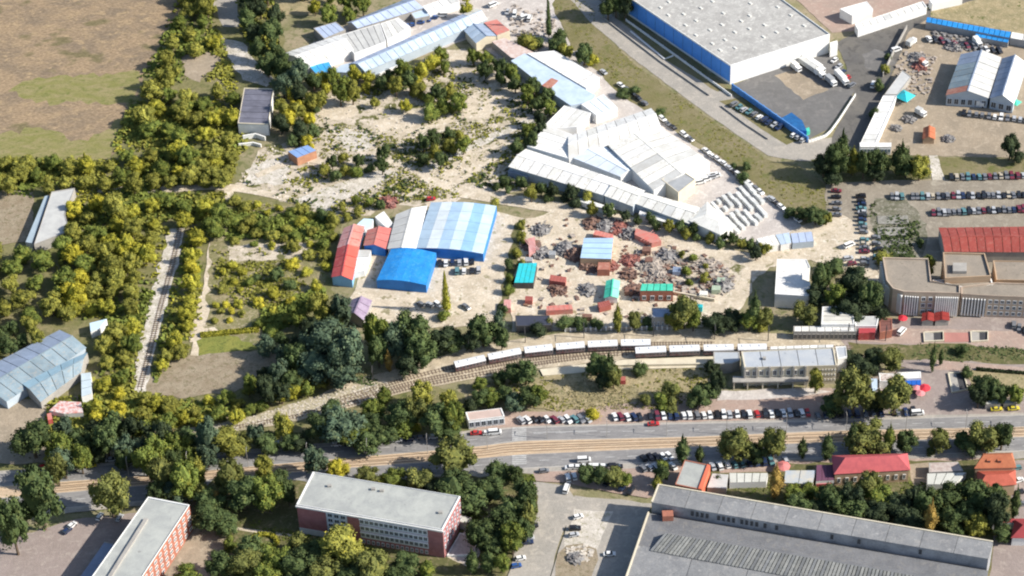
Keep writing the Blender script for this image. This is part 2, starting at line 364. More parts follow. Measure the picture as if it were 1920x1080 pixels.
sheet('brown_plot', [(270, 738), (300, 668), (372, 668), (490, 656), (560, 640), (520, 690), (440, 735), (340, 748)], G_BROWN, 1)
sheet('meadow_plot', [(395, 505), (450, 500), (470, 520), (455, 545), (398, 550)], G_MEADOW, 1.5, 3)
sheet('spur_bed', [(318, 430), (345, 428), (340, 470), (315, 560), (290, 640), (275, 738), (248, 738), (262, 640), (285, 540)], G_PALE2, 1)
sheet('left_yard', [(-150, 760), (160, 745), (150, 790), (120, 840), (90, 870), (-150, 870)], G_TAN, 1)
sheet('allotments', [(385, 385), (430, 375), (560, 388), (628, 415), (612, 500), (600, 560), (520, 640), (490, 655), (385, 610), (395, 500)], G_ALLOT, 1.5, 3)
sheet('bare_strip', [(425, 462), (560, 455), (590, 468), (565, 488), (430, 490)], G_WASTE, 1, 3)
sheet('bare_strip', [(430, 535), (540, 540), (535, 570), (440, 568)], G_DRY, 1, 3)
sheet('left_upper_yard', [(-150, 355), (60, 358), (60, 455), (-150, 470)], G_BROWN, 1)
sheet('railway_bed', [(285, 818), (560, 765), (650, 715), (750, 690), (870, 655), (950, 640), (1060, 625), (1300, 617), (1560, 632), (1600, 640), (1600, 665), (1340, 668), (1170, 674), (1000, 692), (900, 710), (800, 727), (700, 752), (560, 790), (340, 828), (250, 850), (90, 880), (80, 860)], G_BALLAST, .6)
sheet('rough_railway_bank', [(285, 820), (480, 780), (620, 735), (680, 722), (740, 720), (700, 748), (560, 788), (340, 826)], G_ROCK, .8)
sheet('dry_lot', [(870, 722), (1020, 706), (1160, 690), (1338, 686), (1338, 742), (1250, 768), (1040, 772), (950, 752), (880, 752)], G_DRY, .8)
sheet('roadside_paving', [(878, 812), (945, 772), (1050, 772), (1340, 736), (1560, 728), (1590, 792), (1300, 799), (1000, 806)], G_PINK, .3)
sheet('station_forecourt', [(1338, 735), (1500, 728), (1560, 735), (1500, 745), (1345, 752)], G_CONC, .5)
sheet('plaza', [(1565, 625), (1640, 600), (2200, 585), (2200, 785), (1590, 792), (1560, 730), (1700, 690), (1600, 668)], G_MAUVE, .2)
sheet('pink_plaza_strip', [(1600, 633), (1660, 615), (1920, 622), (2200, 628), (2200, 660), (1900, 655), (1740, 648), (1600, 640)], G_PINK, .3)
sheet('pink_plaza_strip', [(1750, 675), (1920, 690), (2200, 705), (2200, 715), (1920, 702), (1750, 694)], G_PINK, .3)
sheet('old_railway_grass', [(1590, 642), (1700, 648), (1790, 645), (1920, 657), (2200, 668), (2200, 702), (1920, 684), (1760, 676), (1690, 676), (1600, 668)], G_GARDEN, .8)
sheet('plaza_garden', [(1812, 695), (1920, 700), (2200, 712), (2200, 740), (1920, 740), (1860, 752), (1838, 765)], G_DRY, .5)
# the boulevard
sheet('boulevard_verge', [(60, 880), (880, 808), (980, 800), (1920, 775), (2200, 765), (2200, 862), (1920, 860), (1600, 874), (1000, 892), (620, 915), (100, 965), (-200, 985), (-200, 900)], G_LANE, .3)
UP_T = [(-200, 905), (60, 884), (330, 862), (560, 842), (760, 826), (880, 812), (980, 803), (1300, 795), (1560, 790), (1920, 779), (2200, 770)]
UP_B = [(-200, 930), (80, 907), (330, 889), (500, 873), (880, 840), (980, 828), (1300, 820), (1560, 809), (1920, 801), (2200, 793)]
LO_T = [(-200, 952), (90, 927), (500, 891), (640, 879), (880, 862), (980, 853), (1300, 839), (1600, 829), (1920, 820), (2200, 812)]
LO_B = [(-200, 985), (100, 955), (500, 921), (620, 906), (880, 888), (1000, 878), (1300, 865), (1600, 858), (1920, 846), (2200, 838)]
sheet('road', UP_T + UP_B[::-1], G_ASPH)
sheet('road', LO_T + LO_B[::-1], G_ASPH)
sheet('median', UP_B + LO_T[::-1], G_SAND)
for k, (ln, sg) in enumerate(((UP_B, 1), (LO_T, 1), (LO_B, 1), (UP_T, 1))):
    mb = MB(); wallstrip(mb, smooth_line(ln, 4), .35, 0, .32 + .001 * k); o = mb.build('kerb', M_KERB); o['kind'] = 'structure'
# lane markings
ZL[0] += .004
def dashes(px, n, fill=.45, w=.22):
    ln = smooth_line(px, 12); mb = MB()
    cum = [0]
    for a, b in zip(ln, ln[1:]): cum.append(cum[-1] + (b - a).length)
    def at(d):
        for i in range(len(ln) - 1):
            if cum[i + 1] >= d: return ln[i].lerp(ln[i + 1], (d - cum[i]) / (cum[i + 1] - cum[i] + 1e-9))
        return ln[-1]
    for i in range(n):
        a = at(cum[-1] * i / n); b = at(cum[-1] * (i + fill) / n); strip_mb(mb, [a, b], w, ZL[0])
    o = mb.build('lane_marking', M_PAINT); o['kind'] = 'structure'
mid = lambda A, B: [((a[0] + b[0]) / 2, (a[1] + b[1]) / 2) for a, b in zip(A, B)]
dashes([(80, 895), (330, 875), (530, 857), (880, 826), (980, 815), (1300, 807), (1560, 799), (1920, 790)], 44)
dashes([(100, 941), (500, 906), (880, 875), (980, 866), (1300, 852), (1600, 844), (1920, 833)], 44)
dashes([(1000, 812), (1120, 809)], 1, 1, .3)
strip('pink_pavement', [(1000, 893), (1150, 888), (1290, 880), (1500, 872), (1700, 868), (1900, 866)], 4, G_PINK)
sheet('pink_pavement', [(990, 890), (1060, 888), (1280, 876), (1275, 912), (1215, 935), (1150, 925), (1060, 906), (1000, 902)], G_PINK, .3)
sheet('side_street', [(985, 900), (1062, 912), (1078, 935), (1062, 985), (1040, 1045), (1018, 1130), (935, 1130), (972, 1020), (1000, 960)], G_LANE, .4)
sheet('hall_yard', [(1078, 930), (1225, 945), (1213, 965), (1160, 1130), (1020, 1130), (1062, 985)], G_LANE, .5)
sheet('hall_yard_dirt', [(1076, 955), (1150, 960), (1125, 1020), (1100, 1080), (1060, 1080), (1062, 1000)], G_PALE2, .8)
sheet('round_flower_bed', [(1045, 1040), (1062, 1024), (1092, 1020), (1118, 1030), (1122, 1050), (1108, 1085), (1075, 1110), (1040, 1100)], G_BROWN, .4)
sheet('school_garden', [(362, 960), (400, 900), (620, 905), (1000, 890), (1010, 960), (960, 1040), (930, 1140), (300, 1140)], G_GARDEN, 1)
sheet('school_side_garden', [(872, 955), (905, 930), (925, 965), (880, 985)], G_DRY, 1)
sheet('left_corner_yard', [(-100, 1010), (60, 1000), (140, 975), (262, 962), (190, 1130), (-100, 1130)], G_MAUVE, .4)
sheet('beige_yard', [(300, 1010), (362, 988), (432, 1002), (415, 1040), (385, 1130), (240, 1130)], G_TAN, .5)
strip('garden_path', [(430, 990), (500, 1000), (560, 1006)], 1.4, G_PALE, .1)
strip('garden_path', [(800, 1020), (880, 1058), (900, 1060)], 3, G_PALE, .1)
sheet('forecourt', [(835, 1040), (880, 985), (905, 1000), (900, 1040), (885, 1066)], G_CONC, .3)
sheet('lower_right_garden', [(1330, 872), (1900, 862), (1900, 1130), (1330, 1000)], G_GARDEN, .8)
sheet('right_yard_lane', [(1885, 865), (2200, 850), (2200, 985), (1900, 985), (1895, 930)], G_MAUVE, .4)
sheet('corner_yard', [(1862, 1005), (2200, 1000), (2200, 1180), (1850, 1180)], G_MAUVE, .5)
sheet('pink_tile_yard', [(1345, 876), (1480, 870), (1480, 885), (1350, 888)], G_PINK, .2)
sheet('rubble_yard', [(1704, 872), (1742, 868), (1742, 912), (1720, 925), (1708, 900)], G_TAN, .3)

# crosswalks: every bar a piece of its own
for y0, n in ((803, 7), (855, 5)):
    cw = thing('crosswalk', 'white zebra crossing on the %s carriageway beside the roadside cabin' % ('upper' if y0 < 830 else 'lower'), 'crosswalk', P(972, y0 + 10), 0)
    ZL[0] += .01
    for i in range(n):
        a = P(960, y0 + i * 3.7, ZL[0]); b = P(987, y0 - .6 + i * 3.7, ZL[0]); d = (b - a).normalized(); nn = Vector((-d.y, d.x, 0)) * .3
        MB().poly([a - nn, b - nn, b + nn, a + nn]).build('bar', M_PAINT, cw)
    a, b = P(958, y0 - 1, ZL[0]), P(957, y0 + 24, ZL[0])

# tram lines in the median
def track(px, label, z=.2, gauge=1.43, sl=True, ball=None, n=6):
    ln = smooth_line(px, n); t = thing('railway_track', label, 'railway track', ln[len(ln) // 2] * 1.0)
    if ball: mb = MB(); strip_mb(mb, ln, ball[1], z - .06); mb.build('ballast_bed', ball[0], t)
    if sl:
        mb = MB(); L = 0; last = None
        for a, b in zip(ln, ln[1:]):
            k = max(1, int((b - a).length / 1.1)); rz = math.atan2((b - a).y, (b - a).x)
            for i in range(k):
                c = a.lerp(b, i / k); mb.box((c.x, c.y, z - .05), .5, 2.6, .08, rz)
        so = mb.build('sleeper', M_SLEEP, t); so['kind'] = 'stuff'
    for s_ in (-1, 1):
        mb = MB(); wallstrip(mb, offs(ln, s_ * gauge / 2), .13, z, z + .14); mb.build('rail', M_RAIL, t)
track([(100, 912), (500, 878), (880, 847), (980, 836), (1300, 826), (1600, 816), (1920, 807)], 'upper tram track running along the sandy median', .35, sl=False)
track([(100, 920), (500, 885), (880, 855), (980, 845), (1300, 833), (1600, 823), (1920, 814)], 'lower tram track running along the sandy median', .35, sl=False)
TR1 = [(640, 748), (760, 712), (848, 690), (980, 664), (1100, 651), (1222, 646), (1340, 645)]
TR2 = [(640, 756), (760, 722), (860, 700), (980, 677), (1100, 664), (1190, 659), (1315, 656), (1440, 655), (1600, 652)]
TR3 = [(640, 763), (760, 730), (880, 706), (1000, 684), (1120, 668), (1180, 664)]
track(TR1, 'far railway track under the longer row of coaches', .3, ball=(G_BALLAST, 4))
track(TR2, 'middle railway track running past the platform to the station', .32, ball=(G_BALLAST, 4))
track(TR3, 'near railway track along the sandy bank beside the bushes', .34, ball=(G_BALLAST, 4))
track([(250, 842), (400, 810), (560, 780), (640, 756)], 'rough railway track coming out of the wood at lower left', .3, ball=(G_ROCK, 4))
track([(338, 428), (322, 500), (300, 580), (283, 650), (262, 730)], 'narrow siding track running through the yellow trees', .3, ball=(G_PALE2, 4))

# ------------------------------------------------------------------ buildings
WIN_CACHE = {}
def window(root, c, rz, w, h, frame=M_FRAME, glass=M_GLASS, part='window'):
    k = (round(w, 1), round(h, 1), frame.name, glass.name)
    if k not in WIN_CACHE:
        f = MB(); b = .16
        for x, z, sx, sz in ((-w / 2 + b / 2, 0, b, h), (w / 2 - b / 2, 0, b, h), (0, 0, w - 2 * b, b), (0, h - b, w - 2 * b, b), (0, b, .09, h - 2 * b)):
            f.box((x, 0, z), sx, .28, sz)
        g_ = MB().box((0, -.01, b), w - 2 * b - .02, .12, h - 2 * b)
        WIN_CACHE[k] = (mesh('window_frame', f.v, f.f, frame), mesh('pane', g_.v, g_.f, glass))
    fm, gm = WIN_CACHE[k]
    o = ob(part, fm, root, c - Vector(root.location), rz)
    ob('pane', gm, o)
    return o

def facade(root, a, b, z0, z1, rows, cols, wf=.7, hf=.6, frame=M_FRAME, glass=M_GLASS, skip=None, flip=False):
    """rows x cols windows on the wall from a to b; out: a point inside the building"""
    a = Vector((a.x, a.y, 0)); b = Vector((b.x, b.y, 0)); d = b - a; L = d.length; d.normalize()
    nn = Vector((-d.y, d.x, 0))
    if (nn.dot(Vector((root.location.x, root.location.y, 0)) - a) > 0) != flip: nn = -nn
    rz = math.atan2(d.y, d.x); dx = L / cols; dz = (z1 - z0) / rows
    for r in range(rows):
        for c in range(cols):
            if skip and skip(r, c): continue
            p = a + d * dx * (c + .5) + nn * .08; p.z = z0 + dz * r + dz * (1 - hf) / 2
            window(root, p, rz, dx * wf, dz * hf, frame, glass)

def pick(m):
    if m.name in ('white_sheet_metal', 'ivory_sheet_metal'): return rnd.choice([m, m, m, m, W_WHITE, W_WARM, W_DIRTY])
    return m
def centroid(W): return sum(W, Vector()) / len(W)

def flat(name, label, px, h, wall, roof, cat='building', parapet=.6, pmat=None, overhang=.0, walls=None, sheets=0, group=None, pw=.35, z0=0.0):
    """flat roofed block: px are its roof corners in the photo, h the height of the roof"""
    W = [P(x, y, h) for x, y in px]
    if not ccw(W): W.reverse(); px = px[::-1]
    c = centroid(W); t = thing(name, label, cat, (c.x, c.y, z0), group=group); t['h'] = h; del t['h']
    n = len(W)
    if walls:
        for i in range(n):
            a, b = W[i], W[(i + 1) % n]
            MB().poly([(a.x, a.y, z0), (b.x, b.y, z0), (b.x, b.y, h), (a.x, a.y, h)]).build('wall', walls.get(i, wall), t)
    else: MB().prism(W, z0, h - .01, top=False).build('wall', wall, t)
    Wo = [c + (p - c) * (1 + overhang / max((p - c).length, 1)) for p in W]
    if sheets and n == 4:
        k, ax = sheets
        A, B, C, D = Wo if ax == 0 else (Wo[1], Wo[2], Wo[3], Wo[0])
        for i in range(k):
            gg = min(.12 / max((B - A).length, 1), .01); u0, u1 = i / k + gg, (i + 1) / k - gg
            z = Vector((0, 0, rnd.uniform(.0, .06)))
            MB().slab([A.lerp(B, u0) + z, A.lerp(B, u1) + z, D.lerp(C, u1) + z, D.lerp(C, u0) + z], .12).build('roof_panel', pick(roof), t)
    else: MB().prism(Wo, h - .05, h + .08, bottom=True).build('roof', roof, t)
    if parapet:
        mb = MB(); ins = [c + (p - c) * (1 - pw / max((p - c).length, 1) * 1.4) for p in W]
        ou = [c + (p - c) * (1 + .06 / max((p - c).length, 1)) for p in W]
        b = len(mb.v)
        for q in (ou, ins):
            for p in q: mb.v += [Vector((p.x, p.y, h - .04)), Vector((p.x, p.y, h + parapet))]
        for i in range(n):
            j = (i + 1) % n; o1, o2, i1, i2 = 2 * i, 2 * j, 2 * n + 2 * i, 2 * n + 2 * j
            mb.f += [[o1, o2, o2 + 1, o1 + 1], [o1 + 1, o2 + 1, i2 + 1, i1 + 1], [i1, i1 + 1, i2 + 1, i2]]
        mb.build('parapet', pmat or wall, t)
    return t, W

def gable(name, label, px, h, rise, wall, roof, cat='shed', k=4, axis=0, roof2=None, over=.4, special=None, group=None, end=None, z0=0.0):
    """px: eave corners A,B,C,D in order; ridge runs parallel to AB (axis 0) or BC (axis 1); k sheets per slope"""
    W = [P(x, y, h) for x, y in px]
    if axis: W = [W[1], W[2], W[3], W[0]]
    A, B, C, D = W; c = centroid(W); t = thing(name, label, cat, (c.x, c.y, z0), group=group)
    r1 = (A + D) / 2 + Vector((0, 0, rise)); r2 = (B + C) / 2 + Vector((0, 0, rise))
    mb = MB()
    z = lambda p, q: Vector((p.x, p.y, q))
    MB().poly([z(A, z0), z(B, z0), B, A]).build('wall', wall, t); MB().poly([z(C, z0), z(D, z0), D, C]).build('wall', wall, t)
    MB().poly([z(D, z0), z(A, z0), A, r1, D]).build('gable_wall', end or wall, t); MB().poly([z(B, z0), z(C, z0), C, r2, B]).build('gable_wall', end or wall, t)
    d = (B - A).normalized(); e = (D - A).normalized()
    up = Vector((0, 0, .06))
    R1, R2 = r1 - d * over + up, r2 + d * over + up
    dr = rise / max((D - A).length / 2, .1) * over
    for s_, (p, q) in enumerate(((A - e * over, B - e * over), (D + e * over, C + e * over))):
        p = p - d * over + up; q = q + d * over + up; p.z -= dr; q.z -= dr
        m = roof if s_ == 0 else (roof2 or roof)
        for i in range(k):
            u0, u1 = i / k, (i + 1) / k; j = Vector((0, 0, rnd.uniform(0, .07)))
            mm = m
            if special and (s_, i) in special: mm = special[(s_, i)]
            g0 = min(.12 / max((q - p).length, 1), .01); mm = pick(mm)
            MB().slab([p.lerp(q, u0 + g0) + j, p.lerp(q, u1 - g0) + j, R1.lerp(R2, u1 - g0) + j, R1.lerp(R2, u0 + g0) + j], .09).build('roof_sheet', mm, t)
    mb = MB(); wd = e * .3
    mb.slab([R1 - wd + up * 2, R2 - wd + up * 2, R2 + wd + up * 2, R1 + wd + up * 2], .1).build('ridge_cap', roof, t)
    return t, W

def hip(name, label, px, h, rise, wall, roof, ins=.25, roofl=None, cat='house', over=.6):
    """A front left, B front right, C back right, D back left eave corners; ridge parallel AB"""
    W = [P(x, y, h) for x, y in px]; A, B, C, D = W; c = centroid(W); t = thing(name, label, cat, (c.x, c.y, 0))
    MB().prism(W, 0, h, top=False).build('wall', wall, t)
    A, B, C, D = [c + (p - c) * (1 + over / (p - c).length) for p in W]
    m1, m2 = (A + D) / 2, (B + C) / 2; up = Vector((0, 0, rise)); r1 = m1.lerp(m2, ins) + up; r2 = m1.lerp(m2, 1 - ins) + up
    for f, m in (([A, B, r2, r1], roof), ([B, C, r2], roof), ([C, D, r1, r2], roof), ([D, A, r1], roofl or roof)):
        MB().slab([Vector(p) + Vector((0, 0, .1)) for p in f], .12).build('roof_slope', m, t)
    return t, W
# ================================================================== buildings
# --- white warehouse, top right
t, W = flat('warehouse', 'huge white warehouse with flat grey roof and blue side wall', [(1128, -38), (1370, 125), (1556, 66), (1330, -100)], 10, B_WHITE, R_FELTW, parapet=.7, pmat=B_WHITE, walls={9: B_CLAD})
for w in t.children:
    if w.name.startswith('wall'): bpy.data.objects.remove(w)
wc = [P(1128, -38, 10), P(1370, 125, 10), P(1556, 66, 10), P(1330, -100, 10)]
g2 = lambda p, z: Vector((p.x, p.y, z))
for i in range(4):
    a, b = wc[i], wc[(i + 1) % 4]
    if i == 0:
        for k in range(14):
            p, q = a.lerp(b, k / 14 + .0008), a.lerp(b, (k + 1) / 14 - .0008)
            MB().poly([g2(p, 1.2), g2(q, 1.2), g2(q, 10.5), g2(p, 10.5)]).build('wall_panel', B_CLAD, t)
        MB().poly([g2(a, 0), g2(b, 0), g2(b, 1.2), g2(a, 1.2)]).build('plinth', B_WHITE, t)
    else:
        MB().poly([g2(a, 0), g2(b, 0), g2(b, 10.6), g2(a, 10.6)]).build('wall', B_WHITE, t)
sk = MB().box((0, 0, 0), 1.8, 1.1, .4); skm = mesh('skylight', sk.v, sk.f, M_CURB)
for i in range(9):
    for j in range(7):
        u, v = (i + .7) / 10 + rnd.uniform(-.02, .02), (j + .6) / 7.3 + rnd.uniform(-.03, .03)
        if rnd.random() < .15: continue
        p = wc[0].lerp(wc[1], u).lerp(wc[3].lerp(wc[2], u), v); p.z = 10.08
        ob('skylight', skm, t, p - t.location, math.atan2((wc[1] - wc[0]).y, (wc[1] - wc[0]).x))
t, _ = flat('wall_extension', 'low white wall stub beyond the warehouse front corner', [(1556, 80), (1570, 76), (1571, 84), (1557, 88)], 6, B_WHITE, B_WHITE, cat='wall', parapet=0)
def wallthing(name, label, px, w, h, m, cat='wall', posts=0, pm=None, panels=0):
    ln = smooth_line(px, 1) if len(px) < 4 else smooth_line(px, 3)
    t = thing(name, label, cat, g2(ln[len(ln) // 2], 0))
    if panels:
        L = [0]
        for a, b in zip(ln, ln[1:]): L.append(L[-1] + (b - a).length)
        def at(d):
            for i in range(len(ln) - 1):
                if L[i + 1] >= d - 1e-6: return ln[i].lerp(ln[i + 1], (d - L[i]) / max(L[i + 1] - L[i], 1e-6))
            return ln[-1]
        for k in range(panels):
            a, b = at(L[-1] * (k + .03) / panels), at(L[-1] * (k + .97) / panels)
            mb = MB(); wallstrip(mb, [a, b], w, 0, h + rnd.uniform(-.05, .05)); mb.build('wall_panel', m, t)
            mb = MB().box((at(L[-1] * k / panels).x, at(L[-1] * k / panels).y, 0), w * 1.5, w * 1.5, h + .15); mb.build('post', pm or m, t)
    else:
        mb = MB(); wallstrip(mb, ln, w, 0, h); mb.build('wall', m, t)
        mb = MB(); wallstrip(mb, ln, w + .15, h - .01, h + .12); mb.build('coping', pm or m, t)
    return t
wallthing('screen_wall', 'long blue screen wall running from the warehouse corner along the car bays', [(1373, 168), (1515, 268)], .5, 3.2, mat('mid_blue_screen', (.10, .27, .60), (.08, .22, .50), 1), panels=12)
wallthing('picket_wall', 'white picket wall curving round the corner of the grey lot', [(1516, 268), (1535, 262), (1558, 248), (1604, 180)], .25, 1.6, B_WHITE, panels=30)
wallthing('boundary_wall', 'white boundary strip wall below the blue warehouse side', [(1174, 40), (1372, 182)], .35, 1.3, B_WHITE, panels=14)
wallthing('pipe_run', 'white pipe-like low wall in the grass under the blue warehouse side', [(1182, 60), (1246, 112), (1262, 106)], .5, .6, B_WHITE)
wallthing('kerb_wall', 'thin dark kerb wall along the edge of the warehouse road', [(1125, 30), (1240, 118), (1330, 180)], .3, .7, B_GREY)
wallthing('kerb_wall', 'thin dark kerb wall below the parking bays near the road bend', [(1352, 200), (1400, 236), (1440, 262)], .3, .7, B_GREY)
wallthing('yard_wall', 'dark wall along the left side of the upper right yard', [(1700, 55), (1676, 100), (1655, 145)], .3, 2.4, B_GREY)

# top edge white sheds
flat('loading_shed', 'small white loading shed with dark doors above the pink yard', [(1575, 17), (1625, 3), (1637, 18), (1598, 30)], 5, B_WHITE, W_WHITE, 'shed', .2)
flat('long_shed', 'long low white shed along the lane at the top edge', [(1603, 46), (1730, 3), (1738, 14), (1609, 57)], 4, B_WHITE, W_WARM, 'shed', .3, sheets=(10, 0))
flat('long_shed', 'short white shed at the top edge right of the long low one', [(1742, 0), (1800, -12), (1805, -4), (1748, 8)], 4, B_WHITE, W_WARM, 'shed', .3)

# upper right yard
t, W = gable('barn', 'wide twin slope grey metal barn with a rusty patch, left of the pair', [(1775, 178), (1803, 102), (1876, 108), (1852, 183)], 6, 3.2, B_PANEL, W_GREYB, k=7, axis=0, roof2=W_GREYL, special={(0, 0): R_RUST, (0, 1): W_STEEL, (0, 2): W_STEEL, (0, 3): W_STEEL, (0, 4): W_STEEL})  # left slope's shade is put into its darker sheets, besides the rusty one
facade(t, W[0], W[3], 0.5, 5, 1, 6, .7, .7)
t, W = gable('barn', 'pale grey metal barn on the right of the pair in the yard', [(1857, 184), (1880, 110), (1924, 118), (1900, 193)], 6, 3.2, B_PANEL, W_GREYB, k=7, axis=0, roof2=W_WARM)  # left slope gets a darker sheet, shade put into the colour
facade(t, W[0], W[3], 0.5, 5, 1, 3, .7, .7)
flat('canopy_shed', 'long bright blue canopy roof along the top of the yard', [(1738, 32), (1896, 60), (1893, 71), (1736, 41)], 4, W_GREY, R_BLUE, 'shed', 0, sheets=(16, 0))
flat('canopy_shed', 'shorter blue lean-to roof below the long blue canopy', [(1830, 60), (1893, 72), (1890, 80), (1828, 68)], 3, W_GREY, R_BLUE, 'shed', 0, sheets=(6, 0))
flat('canopy_shed', 'white canopy roof continuing the long blue one at the right edge', [(1897, 60), (1990, 76), (1988, 88), (1894, 71)], 4, W_GREY, W_WARM, 'shed', 0, sheets=(4, 0))
flat('long_shed', 'narrow white shed slanting down the left side of the yard', [(1656, 180), (1681, 180), (1640, 272), (1612, 272)], 4, B_WHITE, W_WHITE, 'shed', .3, sheets=(9, 1))
flat('long_shed', 'pale grey upper part of the slanting narrow shed', [(1692, 132), (1708, 144), (1682, 178), (1658, 178)], 3.5, B_GREY, W_GREYL, 'shed', .2)
t, W = flat('gatehouse', 'white gatehouse with a row of blue windows at the yard corner', [(1612, 268), (1671, 268), (1671, 276), (1613, 276)], 4.2, B_WHITE, W_WHITE, 'building', .2)
facade(t, P(1613, 276, 4.2), P(1671, 276, 4.2), .8, 3.8, 1, 9, .8, .7, glass=mat('blue_glass', (.05, .16, .26), None, 2, rough=.2))
gable('kiosk', 'small orange roofed kiosk standing alone in the yard', [(1733, 240), (1752, 240), (1752, 260), (1731, 260)], 3, 1.2, B_TAN, R_ORNG, 'kiosk', 2, 1)
flat('truck_cover', 'blue tarpaulin covered stack in the grey lot by the screen wall', [(1464, 222), (1484, 211), (1504, 226), (1513, 246), (1498, 244)], 3, R_BLUEW, mat('navy_tarp', (.02, .13, .34), (.015, .09, .25), 4, vary=.1), 'covered stack', 0)
flat('green_bin', 'green waste container at the corner of the grey lot', [(1508, 242), (1517, 239), (1519, 246), (1510, 249)], 2, R_GREEN, R_GREEN, 'waste container', .1)

def tent(label, x, y, r, h, m, cat='umbrella', n=8, name='parasol', pole=True, group=None):
    c = P(x, y, 0); t = thing(name, label, cat, c, group=group)
    for i in range(n):
        a0, a1 = 2 * PI * i / n, 2 * PI * (i + 1) / n
        MB().slab([c + Vector((math.cos(a0) * r, math.sin(a0) * r, h)), c + Vector((math.cos(a1) * r, math.sin(a1) * r, h)), c + Vector((0, 0, h + r * .38))], .04).build('canopy_segment', m, t)
    MB().box((c.x, c.y, 0), .12, .12, h + r * .38).build('pole', M_DARK, t)
    MB().box((c.x, c.y, 0), .6, .6, .12).build('base', M_KERB, t)
    return t
tent('teal peaked tent beside the slanting white shed', 1696, 190, 5, 3, R_TEAL, 'tent', 4, 'market_tent')
tent('green peaked tent at the corner of the right barn', 1903, 200, 3, 2.5, R_GREEN, 'tent', 4, 'market_tent')

# --- top centre compound
t, W = gable('long_shed', 'very long pale blue shed with lilac upper slope in the top compound', [(684, 133), (912, 36), (893, 16), (660, 118)], 5, 1.8, B_PANEL, W_PALEB, k=18, roof2=W_LILAC, special={(0, 16): W_WHITE, (0, 17): W_WHITE, (1, 17): W_WHITE, (1, 16): W_WHITE, (0, 15): W_PALEB})
flat('lean_to', 'pale blue lean-to at the left end of the very long shed', [(622, 136), (640, 122), (662, 117), (684, 133), (672, 136)], 4, B_PANEL, W_PALEB, 'shed', 0)
gable('shed', 'white gabled shed at the left tip of the top compound', [(577, 122), (662, 94), (635, 66), (531, 101)], 5, 2.0, B_WHITE, W_WHITE, k=7)
flat('shed', 'grey white flat shed in the middle of the top compound', [(637, 66), (712, 44), (724, 78), (664, 101)], 5, B_WHITE, W_GREYL, 'shed', .1, sheets=(6, 0))
flat('shed', 'bright white flat shed right of the grey white one', [(714, 44), (747, 33), (769, 50), (726, 76)], 5, B_WHITE, W_WHITE, 'shed', .1, sheets=(4, 0))
flat('shed', 'small lilac grey shed behind the left white shed', [(588, 53), (630, 41), (648, 56), (608, 73)], 4.5, B_GREY, W_GREYB if 0 else W_LILAC, 'shed', .1, sheets=(4, 0))
gable('long_shed', 'long lilac blue shed along the top of the compound', [(670, 52), (792, 14), (762, -2), (652, 43)], 5, 1.6, B_GREY, W_LILAC, k=9, roof2=W_GREYB)
flat('shed', 'white top edge shed beyond the long lilac one', [(792, 12), (850, -8), (862, 3), (802, 23)], 4.5, B_WHITE, W_WHITE, 'shed', .1, sheets=(4, 0))
flat('shed', 'low blue patched shed between the long roofs of the compound', [(768, 22), (800, 12), (806, 30), (778, 36)], 3.5, B_GREY, W_PALEB, 'shed', .1)
flat('shed', 'bright blue tarpaulin roof at the left end of the compound', [(580, 124), (617, 116), (626, 134), (592, 138)], 3.5, B_WHITE, R_SKYB if 0 else rmat('sea_blue_sheet', (.06, .36, .72)), 'shed', 0, sheets=(3, 0))
wallthing('low_wall', 'thin white wall under the very long pale blue shed', [(640, 146), (700, 148), (745, 128)], .4, 1.5, B_WHITE)
gable('house', 'gabled house with blue grey roof beside the red one', [(893, 80), (932, 67), (906, 45), (872, 57)], 5, 2, B_CREAM, W_GREYB, 'house', 3, 1, roof2=W_PALEB)
flat('house', 'flat red roofed house in the top compound', [(932, 66), (956, 57), (931, 36), (907, 42)], 5.5, B_CREAM, R_REDP, 'house', 0, sheets=(3, 1))
flat('shed', 'patched pinkish roof shed stepping down from the red roofed house', [(922, 78), (946, 71), (1004, 100), (984, 114), (958, 108)], 4, B_GREY, R_PINKR if 0 else rmat('patched_pale_sheet', (.60, .52, .48), (.50, .36, .31), scale=5), 'shed', 0)
bs, _ = flat('shed', 'long pale blue shed slope with a red patch', [(958, 114), (984, 100), (1116, 178), (1110, 190), (1070, 198), (1040, 178)], 5, B_PANEL, W_PALEB, 'shed', 0)
MB().prism([P(*q, 5.2) for q in [(1016, 160), (1034, 146), (1047, 151), (1030, 168)]], 5.09, 5.2).build('roof_patch', R_RUST, bs)
flat('shed', 'large white roof above the long pale blue slope', [(988, 100), (1040, 95), (1124, 145), (1100, 166)], 5.5, B_WHITE, W_WHITE, 'shed', .1, sheets=(7, 1))
flat('shed', 'square ice white shed at the elbow of the compound', [(1090, 196), (1132, 177), (1158, 202), (1118, 216)], 5, B_WHITE, W_WHITE if 0 else rmat('ice_white_sheet', (.66, .72, .78)), 'shed', .1, sheets=(3, 0))

# --- white complex
flat('shed', 'white slab roof at the upper left corner of the white complex', [(1013, 243), (1058, 198), (1108, 212), (1082, 238)], 5, B_WHITE, W_WHITE, 'shed', .1, sheets=(4, 1))
gable('long_shed', 'long white gabled shed crossing the top of the white complex', [(1067, 297), (1238, 236), (1220, 204), (1066, 256)], 5.5, 1.8, B_WHITE, W_WHITE, k=9)
flat('shed', 'broad white roof at the left tip of the white complex', [(988, 274), (1026, 236), (1072, 252), (1066, 297)], 5.4, B_WHITE, W_WHITE, 'shed', .1, sheets=(4, 0))
t, W = gable('hall', 'big ivory double slope hall in the middle of the white complex', [(1226, 356), (1142, 272), (1237, 238), (1331, 305)], 6.5, 1.3, B_WHITE, W_WARM, 'hall', k=8)
gable('shed', 'ice blue shed tucked between the ivory hall and the long strip', [(1076, 296), (1130, 272), (1188, 318), (1164, 330)], 5, 1.2, B_WHITE, rmat('ice_white_sheet', (.66, .72, .78)), k=4, axis=1)
